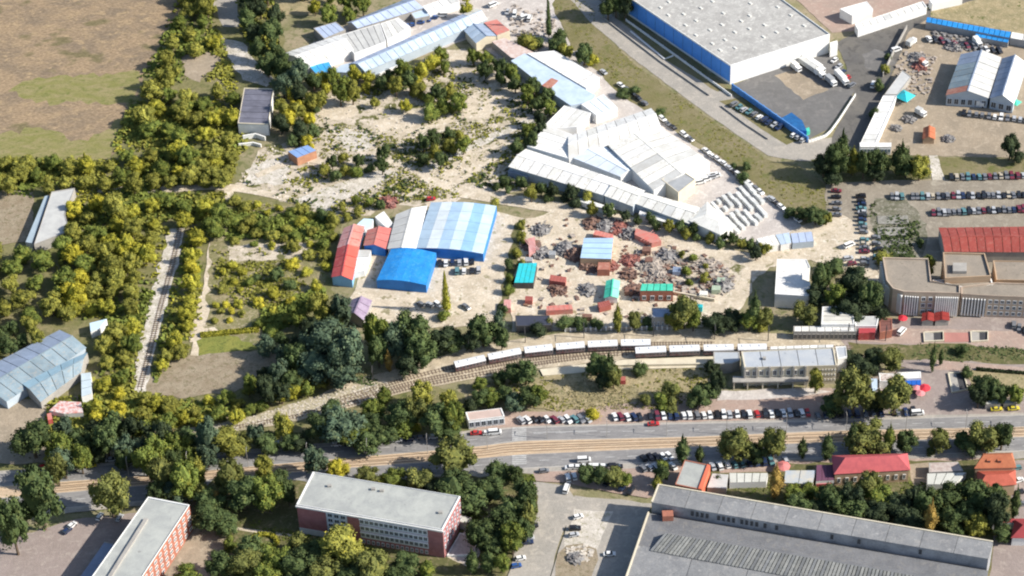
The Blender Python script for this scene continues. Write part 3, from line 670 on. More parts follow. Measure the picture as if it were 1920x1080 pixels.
t, W = flat('office', 'small cream office block with grey roof beside the ivory hall', [(1240, 337), (1276, 319), (1304, 337), (1272, 362)], 7, B_CREAM, W_GREY, 'building', .3)
gable('long_shed', 'first and longest white strip shed along the lower edge of the complex', [(955, 312), (1132, 365), (1157, 338), (986, 280)], 5, 1.4, B_PANEL, W_WHITE, k=10)
gable('long_shed', 'second white strip shed along the lower edge of the complex', [(1134, 366), (1187, 386), (1208, 358), (1159, 339)], 5.3, 1.5, B_PANEL, W_WARM, k=4)
gable('long_shed', 'third white strip shed along the lower edge of the complex', [(1190, 380), (1292, 418), (1313, 390), (1211, 362)], 5, 1.5, B_PANEL, W_WARM, k=6)
t, W = hip('hall', 'ivory hip roofed hall at the lower right tip of the white complex', [(1294, 414), (1350, 439), (1375, 424), (1326, 380)], 5.5, 1.6, B_WHITE, W_WARM, .3, cat='hall')
flat('lean_to', 'thin white lean-to under the first strip shed', [(1088, 371), (1152, 390), (1148, 396), (1084, 377)], 3, B_WHITE, W_WHITE, 'shed', 0)
flat('lean_to', 'thin white lean-to under the third strip shed', [(1200, 394), (1280, 418), (1277, 426), (1198, 402)], 3, B_WHITE, W_WHITE, 'shed', 0)
wallthing('block_wall', 'blue grey end wall at the left tip of the strip sheds', [(953, 330), (990, 342)], .4, 3, W_GREYB)
flat('shed', 'low white shed behind the junction of the dirt roads', [(1418, 448), (1452, 440), (1462, 458), (1430, 465)], 3.5, B_WHITE, W_WHITE, 'shed', 0, sheets=(3, 0))
flat('shed', 'low blue grey shed beside the junction of the dirt roads', [(1454, 440), (1480, 436), (1484, 455), (1464, 459)], 3.5, B_WHITE, W_PALEB, 'shed', 0, sheets=(2, 0))
flat('shed', 'lilac shed at the right end of the junction row', [(1482, 438), (1522, 434), (1526, 452), (1486, 456)], 3.5, B_PANEL, W_LILAC, 'shed', 0, sheets=(3, 0))

# --- blue shed group
t = thing('striped_shed', 'large blue walled shed with a roof striped white and blue', 'shed', g2(P(860, 430), 0))
A, B, C, D = P(778, 465, 4.6), P(906, 476, 4.6), P(931, 386, 4.6), P(808, 379, 4.6)
pm = [('a', W_PALEB), ('b', R_ICE), ('c', R_SKYB), ('d', W_WHITE)]
stripes = [rmat('stripe_mist_blue', (.37, .48, .59), fine=.1), rmat('stripe_off_white', (.60, .66, .70), fine=.1), rmat('stripe_dull_blue', (.36, .50, .65), fine=.1), rmat('stripe_ice', (.52, .64, .73), fine=.1), rmat('stripe_sky', (.27, .46, .68), fine=.1), rmat('stripe_pale_ice', (.47, .61, .73), fine=.1)]
prof = [0, .5, .9, 1.1, 1.0, .6, .0]
for i in range(6):
    u0, u1 = i / 6 + .001, (i + 1) / 6 - .001
    z0, z1 = Vector((0, 0, prof[i])), Vector((0, 0, prof[i + 1])); j = Vector((0, 0, .04 * (i % 2)))
    for s_ in range(5):
        v0, v1 = s_ / 5, (s_ + 1) / 5 - .003
        q = lambda u, v: A.lerp(B, u).lerp(D.lerp(C, u), v)
        MB().slab([q(u0, v0) + z0 + j, q(u1, v0) + z1 + j, q(u1, v1) + z1 + j, q(u0, v1) + z0 + j], .12).build('roof_sheet', stripes[i], t)
for a, b, p in ((A, B, 1), (B, C, 0), (C, D, -1), (D, A, 0)):
    mb = MB()
    if p:
        pr = prof if p == 1 else prof[::-1]
        top = [a.lerp(b, i / 6) + Vector((0, 0, pr[i] - .14)) for i in range(7)]
        mb.poly([g2(a, 0), g2(b, 0)] + top[::-1])
    else: mb.poly([g2(a, 0), g2(b, 0), b, a])
    mb.build('wall', R_BLUEW, t)
t, W = gable('shed', 'grey and white gabled shed between the red roofs and the striped shed', [(728, 466), (744, 403), (800, 386), (778, 468)], 4.6, 1.0, B_WHITE, W_GREYL, k=5, axis=0, roof2=W_WHITE)
t = thing('blue_shed', 'bright blue shed with curved roof in front of the striped shed', 'shed', g2(P(765, 500), 0))
A, B, C, D = P(706, 525, 4.6), P(799, 534, 4.6), P(818, 474, 4.6), P(734, 465, 4.6); prof = [0, .7, 1.1, 1.2, 1.0, .5, 0]
for i in range(6):
    u0, u1 = i / 6 + .001, (i + 1) / 6 - .001; z0, z1 = Vector((0, 0, prof[i])), Vector((0, 0, prof[i + 1]))
    q = lambda u, v: A.lerp(B, u).lerp(D.lerp(C, u), v)
    MB().slab([q(u0, -.01) + z0, q(u1, -.01) + z1, q(u1, 1) + z1, q(u0, 1) + z0], .12).build('roof_sheet', R_BLUE, t)
for a, b, p in ((A, B, 1), (B, C, 0), (C, D, 1), (D, A, 0)):
    mb = MB(); top = [a.lerp(b, i / 6) + Vector((0, 0, (prof[i] if p else 0) - .14)) for i in range(7)]
    mb.poly([g2(a, 0), g2(b, 0)] + top[::-1]); mb.build('wall', R_BLUEW, t)
t, W = gable('shed', 'bright red gabled shed left of the blue shed', [(623, 519), (634, 466), (672, 464), (660, 524)], 4.5, 1.6, R_SKYB, R_RED, k=3, axis=0, roof2=rmat('vermilion_sheet', (.66, .12, .09)), end=rmat('light_blue_wall', (.25, .50, .78)))
gable('shed', 'faded pink gabled shed behind the bright red one', [(634, 464), (646, 428), (682, 425), (672, 463)], 4.5, 1.6, B_WHITE, R_PINKR, k=3, axis=0, roof2=R_REDP)
gable('shed', 'dusty red roof shed between the pink roof and the grey white shed', [(683, 460), (690, 432), (732, 428), (722, 466)], 4.5, 1.4, R_BLUEW, R_REDP, k=3, axis=0, roof2=rmat('dusty_red_sheet', (.50, .16, .14)))
flat('lean_to', 'white lean-to roof right of the bright red shed', [(672, 468), (696, 468), (684, 508), (663, 512)], 3, B_WHITE, W_WHITE, 'shed', 0, sheets=(3, 1))
flat('shed', 'small ice blue roof behind the pink shed', [(668, 422), (682, 410), (700, 411), (698, 424), (684, 430)], 4, B_WHITE, R_ICE, 'shed', 0)
flat('shed', 'small bright white roof behind the dusty red shed', [(703, 407), (720, 396), (737, 419), (724, 427)], 4, B_WHITE, W_WHITE, 'shed', 0)
t, W = gable('barn', 'purple grey gabled barn standing by the dark trees', [(649, 586), (660, 563), (696, 563), (682, 600)], 4.5, 2, B_GREY, R_PURP, k=3, axis=0)

# --- scrap yard
flat('canopy_shed', 'pale blue flat canopy in the middle of the scrap yard', [(1095, 446), (1150, 446), (1146, 486), (1088, 484)], 4.5, B_TAN, R_ICE if 0 else rmat('canopy_blue', (.40, .56, .74)), 'shed', 0, sheets=(4, 1))
flat('tarp_shelter', 'teal tarpaulin shelter at the left side of the scrap yard', [(964, 530), (973, 494), (1007, 493), (1000, 530)], 3.5, M_DARK, R_TEAL, 'shelter', 0, sheets=(4, 1))
gable('kiosk', 'small mint green roofed hut in the scrap yard', [(1134, 558), (1138, 527), (1161, 527), (1158, 558)], 3.2, .9, B_WHITE, R_GREEN, 'hut', 2, 0, roof2=rmat('mint_sheet', (.25, .62, .48)))
t, W = flat('workshop', 'brick workshop with a bright green strip roof in the scrap yard', [(1203, 532), (1262, 532), (1262, 545), (1200, 545)], 6, B_BRICK, R_GREEN, 'workshop', 0, sheets=(5, 0))
facade(t, P(1200, 545, 6), P(1262, 545, 6), .5, 4, 1, 4, .5, .6)
flat('hut', 'small brick red hut below the pale blue canopy', [(1122, 492), (1144, 492), (1143, 506), (1120, 506)], 3.5, B_BRICK, R_RUST, 'hut', .1)
SRST = rmat('brown_box_sheet', (.24, .13, .095), (.17, .095, .075), scale=5, fine=.25)
def container(label, px, h=2.6, m=R_RUST):
    t, W = flat('shipping_container', label, px, h, m, m, 'container', 0)
    for k in range(5):
        a, b = W[0].lerp(W[1], (k + .5) / 5), W[3].lerp(W[2], (k + .5) / 5)
        MB().box(((a.x + b.x) / 2, (a.y + b.y) / 2, h + .07), .25, (a - b).length * .96, .08, math.atan2((W[1] - W[0]).y, (W[1] - W[0]).x)).build('roof_rib', m, t)
    return t
container('orange red container lying above the dark shed in the scrap yard', [(1025, 574), (1072, 571), (1074, 580), (1024, 583)], m=R_REDP)
container('long orange red container behind the pale blue canopy', [(1116, 431), (1150, 440), (1148, 448), (1112, 440)], m=R_REDP)
container('brown red container in the left middle of the scrap yard', [(1032, 515), (1062, 520), (1060, 530), (1030, 526)], m=rmat('maroon_sheet', (.36, .11, .09)))
container('short red container beside the mint green hut', [(1120, 568), (1142, 563), (1146, 572), (1124, 578)], m=rmat('maroon_sheet', (.36, .11, .09)))
container('pinkish container at the left edge of the scrap yard', [(990, 448), (1003, 444), (1004, 470), (992, 474)], m=R_PINKR)
container('faded red container beside the dirt road bend', [(1192, 428), (1232, 440), (1240, 452), (1222, 456), (1190, 440)], m=R_REDP)
container('pale orange container at the lower left corner of the scrap yard', [(945, 562), (958, 562), (958, 578), (944, 578)], m=R_PINKR)
for lab, x, y, w_, h_, mm in (('brown box shed below the faded red container', 1205, 462, 16, 9, SRST), ('rusty box left of the brick workshop', 1172, 538, 15, 9, SRST), ('grey box beside the dark heap behind the teal shelter', 1030, 470, 12, 8, W_GREY), ('brown box at the lower middle of the scrap yard', 1092, 588, 18, 7, SRST),
   ('blue grey box near the junk yard centre', 1262, 500, 15, 10, W_GREYB), ('white box in the lower junk yard', 1312, 545, 15, 8, W_WARM), ('pale green box in the lower junk yard', 1335, 535, 16, 9, rmat('pale_green_sheet', (.42, .50, .38))), ('second pale green box above the other one', 1345, 520, 14, 8, rmat('pale_green_sheet', (.42, .50, .38))),
   ('rusty box in the upper junk yard', 1210, 482, 14, 8, SRST), ('maroon box beside the pale orange container', 985, 555, 14, 9, rmat('maroon_sheet', (.36, .11, .09))), ('small teal box at the foot of the junk yard', 1308, 570, 10, 7, R_TEAL), ('dark box above the teal shelter', 985, 482, 14, 8, W_GREY), ('rusty box right of the dark shed', 1048, 598, 16, 7, SRST)):
    container(lab, [(x, y), (x + w_, y + 1), (x + w_ - 1, y + h_), (x - 1, y + h_)], 2.4, mm)
flat('shed', 'dark flat roofed shed at the lower left of the scrap yard', [(966, 592), (1030, 592), (1034, 610), (968, 612)], 3.5, M_DARK, W_GREYB if 0 else rmat('black_felt', (.05, .055, .08)), 'shed', .2)
t, W = flat('building', 'dark grey block with bluish roof below the brick workshop', [(1222, 578), (1262, 578), (1264, 596), (1222, 596)], 6, B_GREY, W_GREYB, 'building', .3)
facade(t, P(1222, 596, 6), P(1264, 596, 6), .5, 5, 1, 5, .5, .5)

# --- white hut and flat house near the theatre
t, W = flat('white_house', 'tall white flat roofed house with a notched side left of the dark trees', [(1457, 487), (1512, 487), (1519, 502), (1505, 512), (1504, 525), (1519, 530), (1519, 556), (1453, 552)], 7, B_WHITE, W_WHITE, 'house', .3)
flat('white_house', 'white flat roofed building above the platform lane', [(1542, 576), (1598, 576), (1602, 609), (1540, 609)], 6, B_WHITE, rmat('bone_sheet', (.62, .60, .54)), 'building', .3, sheets=(4, 1))
t, W = flat('shop_row', 'long narrow white roofed shop row facing the platform lane', [(1488, 612), (1604, 612), (1606, 622), (1488, 622)], 4.5, B_GREY, W_WHITE, 'shop', .2, sheets=(8, 0))
facade(t, P(1488, 622, 4.5), P(1606, 622, 4.5), .3, 3.8, 1, 14, .8, .7, frame=B_GREY)
flat('shop', 'pale roofed shop with roof machines beside the shop row', [(1602, 594), (1648, 594), (1644, 612), (1604, 612)], 5, B_WHITE, W_GREYL, 'shop', .3)
flat('shop', 'red awning shop at the right end of the shop row', [(1611, 613), (1642, 613), (1641, 624), (1610, 625)], 4, R_RED, rmat('dark_red_awning', (.40, .06, .07)), 'shop', 0)
flat('shop', 'brown tiled kiosk right of the red awning shop', [(1649, 597), (1672, 597), (1673, 620), (1650, 624)], 4, B_BRICK, rmat('brown_tile', (.20, .09, .075)), 'kiosk', .2, sheets=(4, 1))
tent('bright red parasol in front of the theatre', 1692, 604, 2.0, 2.2, rmat('red_canvas', (.62, .04, .06)))
gable('kiosk', 'left of the two dark red roofed kiosks under the theatre', [(1731, 588), (1750, 588), (1750, 601), (1729, 601)], 3.2, .6, B_GREY, rmat('oxblood_sheet', (.25, .035, .03)), 'kiosk', 2, 1)
gable('kiosk', 'right of the two dark red roofed kiosks under the theatre', [(1755, 587), (1778, 587), (1779, 600), (1754, 601)], 3.2, .6, B_GREY, rmat('oxblood_sheet', (.25, .035, .03)), 'kiosk', 2, 1)

# --- theatre with fins
t, W = flat('theatre', 'beige flat roofed theatre with white fins over dark glass and brick bays', [(1655, 485), (1740, 487), (1746, 530), (1800, 538), (1800, 552), (1694, 549), (1674, 543), (1662, 528)], 12, rmat('theatre_stone', (.50, .40, .31), (.42, .33, .26)), R_FELTB, 'theatre', .8)
def fins(t, a, b, n, h0, h1, depth=.8, m=B_WHITE, glass=True):
    a = Vector((a.x, a.y, 0)); b = Vector((b.x, b.y, 0)); d = (b - a).normalized(); nn = Vector((-d.y, d.x, 0))
    if nn.dot(Vector((t.location.x, t.location.y, 0)) - a) > 0: nn = -nn
    if glass: MB().prism([a + nn * .05, b + nn * .05, b + nn * .2, a + nn * .2], h0, h1).build('curtain_glass', M_GLASS, t)
    for i in range(n):
        c = a.lerp(b, (i + .5) / n) + nn * (.2 + depth / 2)
        MB().box((c.x, c.y, h0 - .5), .55, depth, h1 - h0 + .8, math.atan2(d.y, d.x)).build('fin', m, t)
Z = lambda x, y, h=12: P(x, y, h)
fins(t, Z(1662, 528), Z(1694, 549), 12, 1.5, 10.5)
fins(t, Z(1655, 485), Z(1662, 528), 10, 1.5, 10.5)
fins(t, Z(1696, 549), Z(1724, 551), 6, 1.5, 10.5)
facade(t, Z(1726, 551), Z(1752, 551), 1, 11, 3, 2, .6, .6)
fins(t, Z(1754, 551), Z(1798, 552), 11, 1.5, 10.5)
t, W = flat('theatre_wing', 'beige rear wing of the theatre with a raised roof block', [(1768, 476), (1846, 478), (1858, 520), (1772, 524)], 13, B_TAN, R_FELTB, 'building', .9)
q = MB().prism([P(1786, 498, 13), P(1812, 498, 13), P(1812, 514, 13), P(1786, 514, 13)], 13.1, 14.6); q.build('roof_hatch', B_GREY, t)
t, W = flat('theatre_link', 'low beige link between the theatre blocks with small clerestory windows', [(1748, 527), (1858, 524), (1862, 536), (1802, 540)], 10.5, B_WHITE, R_FELTB, 'building', .6)
t, W = flat('office_block', 'long beige flat roofed block right of the theatre with white piers', [(1802, 540), (1864, 532), (1990, 536), (2000, 562), (1850, 556), (1802, 553)], 11, rmat('theatre_stone', (.50, .40, .31)), R_FELTB, 'building', .7)
fins(t, P(1804, 553, 11), P(1850, 556, 11), 8, 1.5, 9.5)
facade(t, P(1852, 556, 11), P(1990, 561, 11), .8, 10, 3, 12, .6, .6)
flat('office_block', 'low brown roofed annex behind the office block at the right edge', [(1862, 490), (1990, 492), (1995, 528), (1868, 526)], 7, B_TAN, R_FELTB, 'building', .5)
t, W = gable('market_hall', 'long deep red roofed market hall at the right edge', [(1772, 471), (1990, 472), (1990, 425), (1761, 428)], 6, 1.6, B_GREY, R_MARK, 'market hall', k=14)

# --- station
t, W = flat('station', 'cream railway station with grey flat roof in the lower middle right', [(1390, 660), (1563, 653), (1569, 686), (1396, 690)], 9.5, B_CREAM, R_STAT, 'station', .35, sheets=(5, 0))
A, B = P(1396, 690, 9.5), P(1569, 686, 9.5)
facade(t, A, A.lerp(B, .66), 4.6, 8.8, 1, 9, .62, .62, frame=B_WHITE)
facade(t, A.lerp(B, .80), B, 1.0, 8.8, 3, 6, .30, .35, frame=B_WHITE)
for u in (.0, .13, .27, .40, .53, .66):
    c = A.lerp(B, u + .004); MB().box((c.x, c.y - .25, .1), .7, .7, 9.9).build('pilaster', B_GREY, t)
a, b, c, d = P(1374, 706, 4.3), P(1516, 706, 4.3), P(1516, 715, 4.3), P(1374, 717, 4.3)
MB().prism([a, b, c, d], 4.0, 4.5, bottom=True).build('entrance_canopy', B_GREY, t)
for u in (0.02, .2, .4, .6, .8, .98):
    p = d.lerp(c, u); MB().box((p.x, p.y + .6, 0), .45, .45, 4.0).build('column', B_CREAM, t)
MB().prism([P(1430, 671, 9.6), P(1436, 671, 9.6), P(1436, 675, 9.6), P(1430, 675, 9.6)], 9.6, 10.4).build('chimney', B_GREY, t)
flat('station_wing', 'small grey roofed wing at the right end of the station', [(1567, 651), (1586, 650), (1588, 670), (1571, 674)], 7.5, B_WHITE, R_STAT, 'building', .3)
flat('station_wing', 'low grey roof at the left end of the station', [(1338, 660), (1386, 660), (1388, 676), (1372, 682), (1338, 683)], 5, B_GREY, R_STAT, 'building', .2)
t, W = flat('platform_canopy', 'long thin white canopy over the platform behind the station', [(1444, 650), (1563, 646), (1563, 651), (1444, 655)], 6.5, B_WHITE, W_WHITE, 'canopy', 0, sheets=(8, 0))
t = thing('platform', 'pale concrete platform below the near coaches', 'platform', g2(P(1200, 685), 0))
pts = [P(*q) for q in [(1018, 706), (1012, 694), (1172, 676), (1337, 670), (1337, 690), (1165, 694)]]
MB().prism(pts, 0, .55).build('slab', B_CREAM, t)
MB().prism([P(1158, 690), P(1160, 688), P(1337, 685), P(1337, 687)], .55, 1.6).build('parapet', B_CREAM, t)
flat('red_hut', 'tiny red hut in the dry lot beside the bush', [(1163, 706), (1173, 706), (1173, 714), (1163, 714)], 2.2, R_RED, rmat('maroon_sheet', (.36, .11, .09)), 'hut', 0)

# coaches
def coach(label, x0, y0, x1, y1, h=4.0, wd=3.7):
    a, b = P(x0, y0, h), P(x1, y1, h); c = (a + b) / 2; L = (b - a).length - 1.0; rz = math.atan2((b - a).y, (b - a).x)
    t = thing('railway_coach', label, 'railway coach', (c.x, c.y, .45), rz, 'coaches standing on the tracks')
    mb = MB(); n = 7; prof = [(-wd / 2, 2.9), (-wd / 2 * .85, 3.35), (-wd / 2 * .45, 3.6), (0, 3.68), (wd / 2 * .45, 3.6), (wd / 2 * .85, 3.35), (wd / 2, 2.9)]
    for x in (-L / 2, L / 2): mb.v += [Vector((x, y, z)) for y, z in prof]
    for i in range(6): mb.f.append([i, i + 1, i + 8, i + 7])
    mb.f += [list(range(7)), list(range(13, 6, -1))]
    ob('roof', mesh('coach_roof', mb.v, mb.f, M_COACHR), t)
    ob('body', (lambda m_: mesh('coach_body', m_.v, m_.f, M_COACHS))(MB().box((0, 0, .75), L, wd - .06, 2.15)), t)
    k = 9
    wm = MB().box((0, 0, 0), L / k * .5, wd + .02, .75); wme = mesh('coach_window', wm.v, wm.f, M_GLASS)
    for i in range(k): ob('window', wme, t, (-L / 2 + L / k * (i + .5), 0, 1.75))
    for x in (-L / 2 + 3.4, L / 2 - 3.4):
        mb = MB().box((x, 0, 0), 3.2, 2.2, .72); ob('bogie', mesh('bogie', mb.v, mb.f, M_DARK), t)
    wv = MB().box((0, 0, 0), 1.4, 1.0, .3); wvm = mesh('roof_vent', wv.v, wv.f, M_COACHR)
    for x in (-L * .3, 0, L * .3): ob('roof_vent', wvm, t, (x, 0, 3.6))
coach('leftmost coach of the far train with white roof on the curve', 850, 682, 911, 668)
coach('second coach from the left in the far train on the curve', 913, 667.5, 978, 655)
coach('third coach from the left in the far train', 981, 654.5, 1038, 648.5)
coach('fourth coach from the left in the far train', 1040, 648.3, 1098, 643.5)
coach('fifth coach from the left in the far train', 1100, 643.3, 1160, 640.6)
coach('rightmost coach of the far train beside the empty track', 1162, 640.5, 1222, 639.5)
coach('leftmost coach of the near train by the pale platform', 1189, 655, 1251, 652)
coach('second coach from the left of the near train', 1253, 652, 1314, 650)
coach('third coach from the left of the near train', 1317, 650, 1378, 649)
coach('fourth coach of the near train behind the station roof', 1381, 649, 1440, 648)

# --- roadside cabin
t, W = flat('cabin', 'pale pink roofed roadside cabin with a glazed front by the crossing', [(873, 774), (940, 766), (946, 781), (878, 789)], 4.5, B_WHITE, rmat('pale_pink_roof', (.52, .40, .35)), 'cabin', .3)
facade(t, P(878, 789, 4.5), P(946, 781, 4.5), .4, 4.2, 1, 6, .8, .7)

# --- red brick school
t, W = flat('school', 'four storey pink brick school with white window bands and pale flat roof', [(587, 886), (863, 932), (830, 994), (556, 947)], 15, B_BRICKP, R_FELT, 'school', .45, pmat=B_WHITE)
A, B, C = P(556, 947, 15), P(830, 994, 15), P(863, 932, 15)
fl = lambda u0, u1, z0, z1, pr, m, nm, a=A, b=B: (lambda p, q, nn: MB().prism([p + nn * .02, q + nn * .02, q + nn * pr, p + nn * pr], z0, z1, bottom=True).build(nm, m, t))(g2(a.lerp(b, u0), 0), g2(a.lerp(b, u1), 0), (lambda d: Vector((d.y, -d.x, 0)))((b - a).normalized()))
fl(.20, .345, 3.3, 14.0, .06, M_FRAME, 'window_band')
fl(.10, .20, 3.3, 13.6, .05, M_FRAME, 'window_band') if 0 else None
for r in range(3):
    z = 4.2 + r * 3.45
    fl(.43, .895, z - .5, z + 2.45, .06, M_FRAME, 'window_band')
    fl(.43, .895, z + 2.5, z + 2.72, .7, B_WHITE, 'cornice')
fl(-.005, 1.005, 14.2, 14.9, .5, B_WHITE, 'cornice')
fl(.0, .2, .0, 3.3, .12, M_FRAME, 'base_panel')
q0 = lambda u: A.lerp(B, u)
facade(t, q0(.205), q0(.34), 3.6, 14.0, 4, 3, .78, .72)
facade(t, q0(.43), q0(.895), 3.8, 14.15, 3, 14, .80, .66)
facade(t, q0(.43), q0(.895), .5, 3.3, 1, 14, .6, .6)
facade(t, B, C, 3.5, 14, 3, 7, .45, .5)
for (x, y) in ((700, 918), (716, 921), (826, 962), (618, 912)):
    p = P(x, y, 15.1); MB().box((p.x, p.y, 15.08), 1.5, 1.0, .8).build('roof_vent', B_GREY, t)
p = [P(862, 942, 15.3), P(866, 942, 15.3)]
flat('porch', 'pale concrete porch at the right end of the school', [(864, 965), (884, 972), (880, 984), (860, 978)], 4, B_GREY, rmat('porch_roof', (.50, .50, .46)), 'porch', .2)
flat('porch', 'low stepped entrance terrace at the right corner of the school', [(862, 1000), (898, 1005), (888, 1040), (838, 1042)], 1.0, B_WHITE, G_CONC, 'terrace', .2)

# --- brick block lower left
t, W = flat('brick_block', 'orange brick block with long pale roof cut by the bottom left edge', [(278, 933), (355, 948), (212, 1165), (118, 1160)], 13, B_BRICK, R_FELT, 'building', .45, pmat=B_WHITE)
A, B = P(355, 948, 13), P(212, 1165, 13)
facade(t, A.lerp(B, .0), B, 1.0, 12.4, 4, 16, .5, .5, frame=B_WHITE)
p0, p1 = P(275, 975, 13), P(190, 1110, 13); d = (p1 - p0).normalized(); nn = Vector((-d.y, d.x, 0)) * .7
MB().prism([p0 + nn, p0 - nn, p1 - nn, p1 + nn], 13.1, 14.0).build('roof_duct', B_GREY, t)
flat('lean_to', 'low dark roofed annex along the left side of the orange brick block', [(196, 1016), (218, 1020), (130, 1160), (95, 1160)], 4, B_GREY, W_GREYB, 'annex', .2)

# --- big hall bottom right
t = thing('factory_hall', 'huge grey factory hall with stepped roofs and a glazed roof ridge, bottom right', 'factory', g2(P(1500, 1060), 0))
H0, H1 = 8.0, 12.5
bl, br = P(1216, 962, H0), P(1853, 1070, H0); fr, fl_ = P(1800, 1330, H0), P(1120, 1240, H0)
MB().prism([bl, br, fr, fl_], 0, H0, top=True).build('lower_roof', R_HALLD, t)
dl = (fl_ - bl); dr_ = (fr - br)
nL = 6
for k in range(nL):
    u0, u1 = k / nL + .001, (k + 1) / nL - .001
    MB().slab([g2(bl + dl * .23, 8.15).lerp(g2(br + dr_ * .23, 8.15), u0), g2(bl + dl * .23, 8.15).lerp(g2(br + dr_ * .23, 8.15), u1), g2(fl_, 8.1).lerp(g2(fr, 8.1), u1), g2(fl_, 8.1).lerp(g2(fr, 8.1), u0)], .12).build('roof_panel', R_HALL, t)
mb = MB(); wallstrip(mb, [g2(bl, 0), g2(fl_, 0)], .6, H0 - .5, H0 + .7); mb.build('parapet', B_CREAM, t)
ua, ub, uc, ud = P(1222, 942, H1), P(1853, 1048, H1), P(1862, 1016, H1), P(1235, 909, H1)
MB().prism([ua, ub, uc, ud], H0 - 8, H1 - .1, top=False).build('clerestory_wall', mat('pale_grey_render', (.33, .34, .36), (.22, .225, .24), 1.6, fine=.2), t)
for k in range(10):
    u0, u1 = k / 10 + .0006, (k + 1) / 10 - .0006; j = Vector((0, 0, rnd.uniform(0, .06)))
    MB().slab([ua.lerp(ub, u0) + j, ua.lerp(ub, u1) + j, ud.lerp(uc, u1) + j, ud.lerp(uc, u0) + j], .14).build('roof_panel', R_HALL, t)
mb = MB(); wallstrip(mb, [ua, ud], .5, H1, H1 + .5); wallstrip(mb, [ud, uc], .5, H1, H1 + .35); mb.build('verge', B_CREAM, t)
for u in (.12, .135, .15, .165, .20, .215, .23, .245, .27, .285, .30, .315, .34, .375, .54, .62, .8):
    a = ua.lerp(ub, u); b = ua.lerp(ub, u + .009)
    facade(t, a, b, 9.0, 11.8, 1, 1, .95, .8, frame=M_DARK, flip=True)
# glazed ridge
ra, rb = g2(P(1246, 1000, 10.6), 0), g2(P(1900, 1112, 10.6), 0)
la, lb = g2(P(1218, 1032, 8.4), 0), g2(P(1900, 1160, 8.4), 0)
ba, bb = ra + (ra - la) * .45, rb + (rb - lb) * .45
n = 96
for k in range(n):
    u0, u1 = k / n + .0012, (k + 1) / n - .0012
    m = M_SKYL if (k % 3 or k % 14 == 6) else M_SKYD
    MB().slab([g2(la.lerp(lb, u0), 8.5), g2(la.lerp(lb, u1), 8.5), g2(ra.lerp(rb, u1), 10.8), g2(ra.lerp(rb, u0), 10.8)], .12).build('skylight_panel', m, t)
MB().slab([g2(ba, 8.5), g2(bb, 8.5), g2(rb, 10.8), g2(ra, 10.8)], .12).build('rear_slope', R_HALLD, t)
MB().poly([g2(la, 8.1), g2(ba, 8.1), g2(ra, 10.7)]).build('ridge_end', M_GLASS, t)
mb = MB().box((P(1252, 972, 8).x, P(1252, 972, 8).y, 8.1), 4, 3, 2.6); mb.build('roof_hut', B_BRICK, t)

# --- lower right houses
t, W = flat('house', 'small grey roofed block with an orange side wall above the factory', [(1284, 863), (1326, 872), (1309, 918), (1266, 909)], 7, B_BRICK, R_FELT, 'building', .3)
MB().prism([P(1326, 872, 7), P(1332, 874, 7), P(1316, 920, 7), P(1309, 918, 7)], 0, 7.6).build('orange_wall', rmat('orange_render', (.62, .16, .09)), t)
flat('shed', 'low pale grey roof beside the orange walled block', [(1336, 888), (1366, 890), (1362, 916), (1326, 914)], 3.5, B_GREY, W_GREYL, 'shed', 0)
flat('shed', 'low white strip roof among the trees right of the orange walled block', [(1367, 887), (1440, 887), (1437, 903), (1368, 905)], 3.5, B_WHITE, rmat('dull_white_sheet', (.55, .55, .50)), 'shed', 0, sheets=(5, 0))
flat('shed', 'cream and blue grey roof left of the small purple roof', [(1472, 882), (1530, 882), (1524, 908), (1470, 905)], 4, B_CREAM, rmat('slate_blue_sheet', (.36, .40, .44), (.50, .46, .38)), 'shed', 0, sheets=(2, 0))
tent('salmon pink parasol near the reddish tree', 1468, 884, 2.8, 3, rmat('salmon_canvas', (.60, .20, .19)))
t, W = hip('house', 'house with a wide crimson hip roof in the lower right', [(1566, 889), (1704, 881), (1699, 851), (1562, 855)], 6.5, 3.6, B_TAN, R_CRIM, .16, rmat('crimson_tiles_shade_tint', (.40, .09, .12)))  # left hip slope: same tiles darkened, its shade put into the colour
facade(t, W[0], W[1], .8, 5.6, 1, 9, .4, .5, frame=B_WHITE)
flat('house', 'small dark purple roofed annex left of the crimson roof', [(1531, 872), (1561, 871), (1564, 900), (1530, 902)], 4.5, B_WHITE, rmat('plum_tiles', (.14, .06, .10)), 'annex', 0, sheets=(3, 0))
flat('awning', 'pink awning strip below the dark purple roof', [(1531, 902), (1561, 901), (1559, 907), (1531, 908)], 3, R_CRIM, rmat('pink_awning', (.58, .16, .17)), 'awning', 0)
flat('shed', 'mottled flat roof right of the crimson roof', [(1742, 868), (1796, 866), (1806, 883), (1742, 886)], 3.5, B_GREY, rmat('mottled_roof', (.48, .42, .38), (.36, .28, .25), scale=8, fine=.2), 'shed', .1)
flat('shed', 'pale grey white roof below the mottled flat roof', [(1738, 888), (1812, 886), (1790, 908), (1738, 908)], 3.5, B_WHITE, rmat('dull_white_sheet', (.55, .55, .50)), 'shed', 0, sheets=(4, 0))
t, W = hip('house', 'tall orange tiled house with two dark dormers in the lower right', [(1829, 878), (1903, 876), (1896, 850), (1845, 852)], 8, 3.2, B_TAN, R_ORNG, .12)
for x in (1853, 1873):
    p = P(x, 864, 9.4); mb = MB().box((p.x, p.y, 9.0), 1.5, 1.8, 1.3); mb.build('dormer', R_ORNG, t)
    mb = MB().box((p.x, p.y - .95, 9.2), 1.0, .1, .9); mb.build('dormer_window', M_GLASS, t)
t, W = hip('house', 'lower orange red roof attached below the house with dormers', [(1836, 914), (1903, 908), (1902, 882), (1834, 884)], 6, 2.0, B_TAN, R_BRNR, .2)
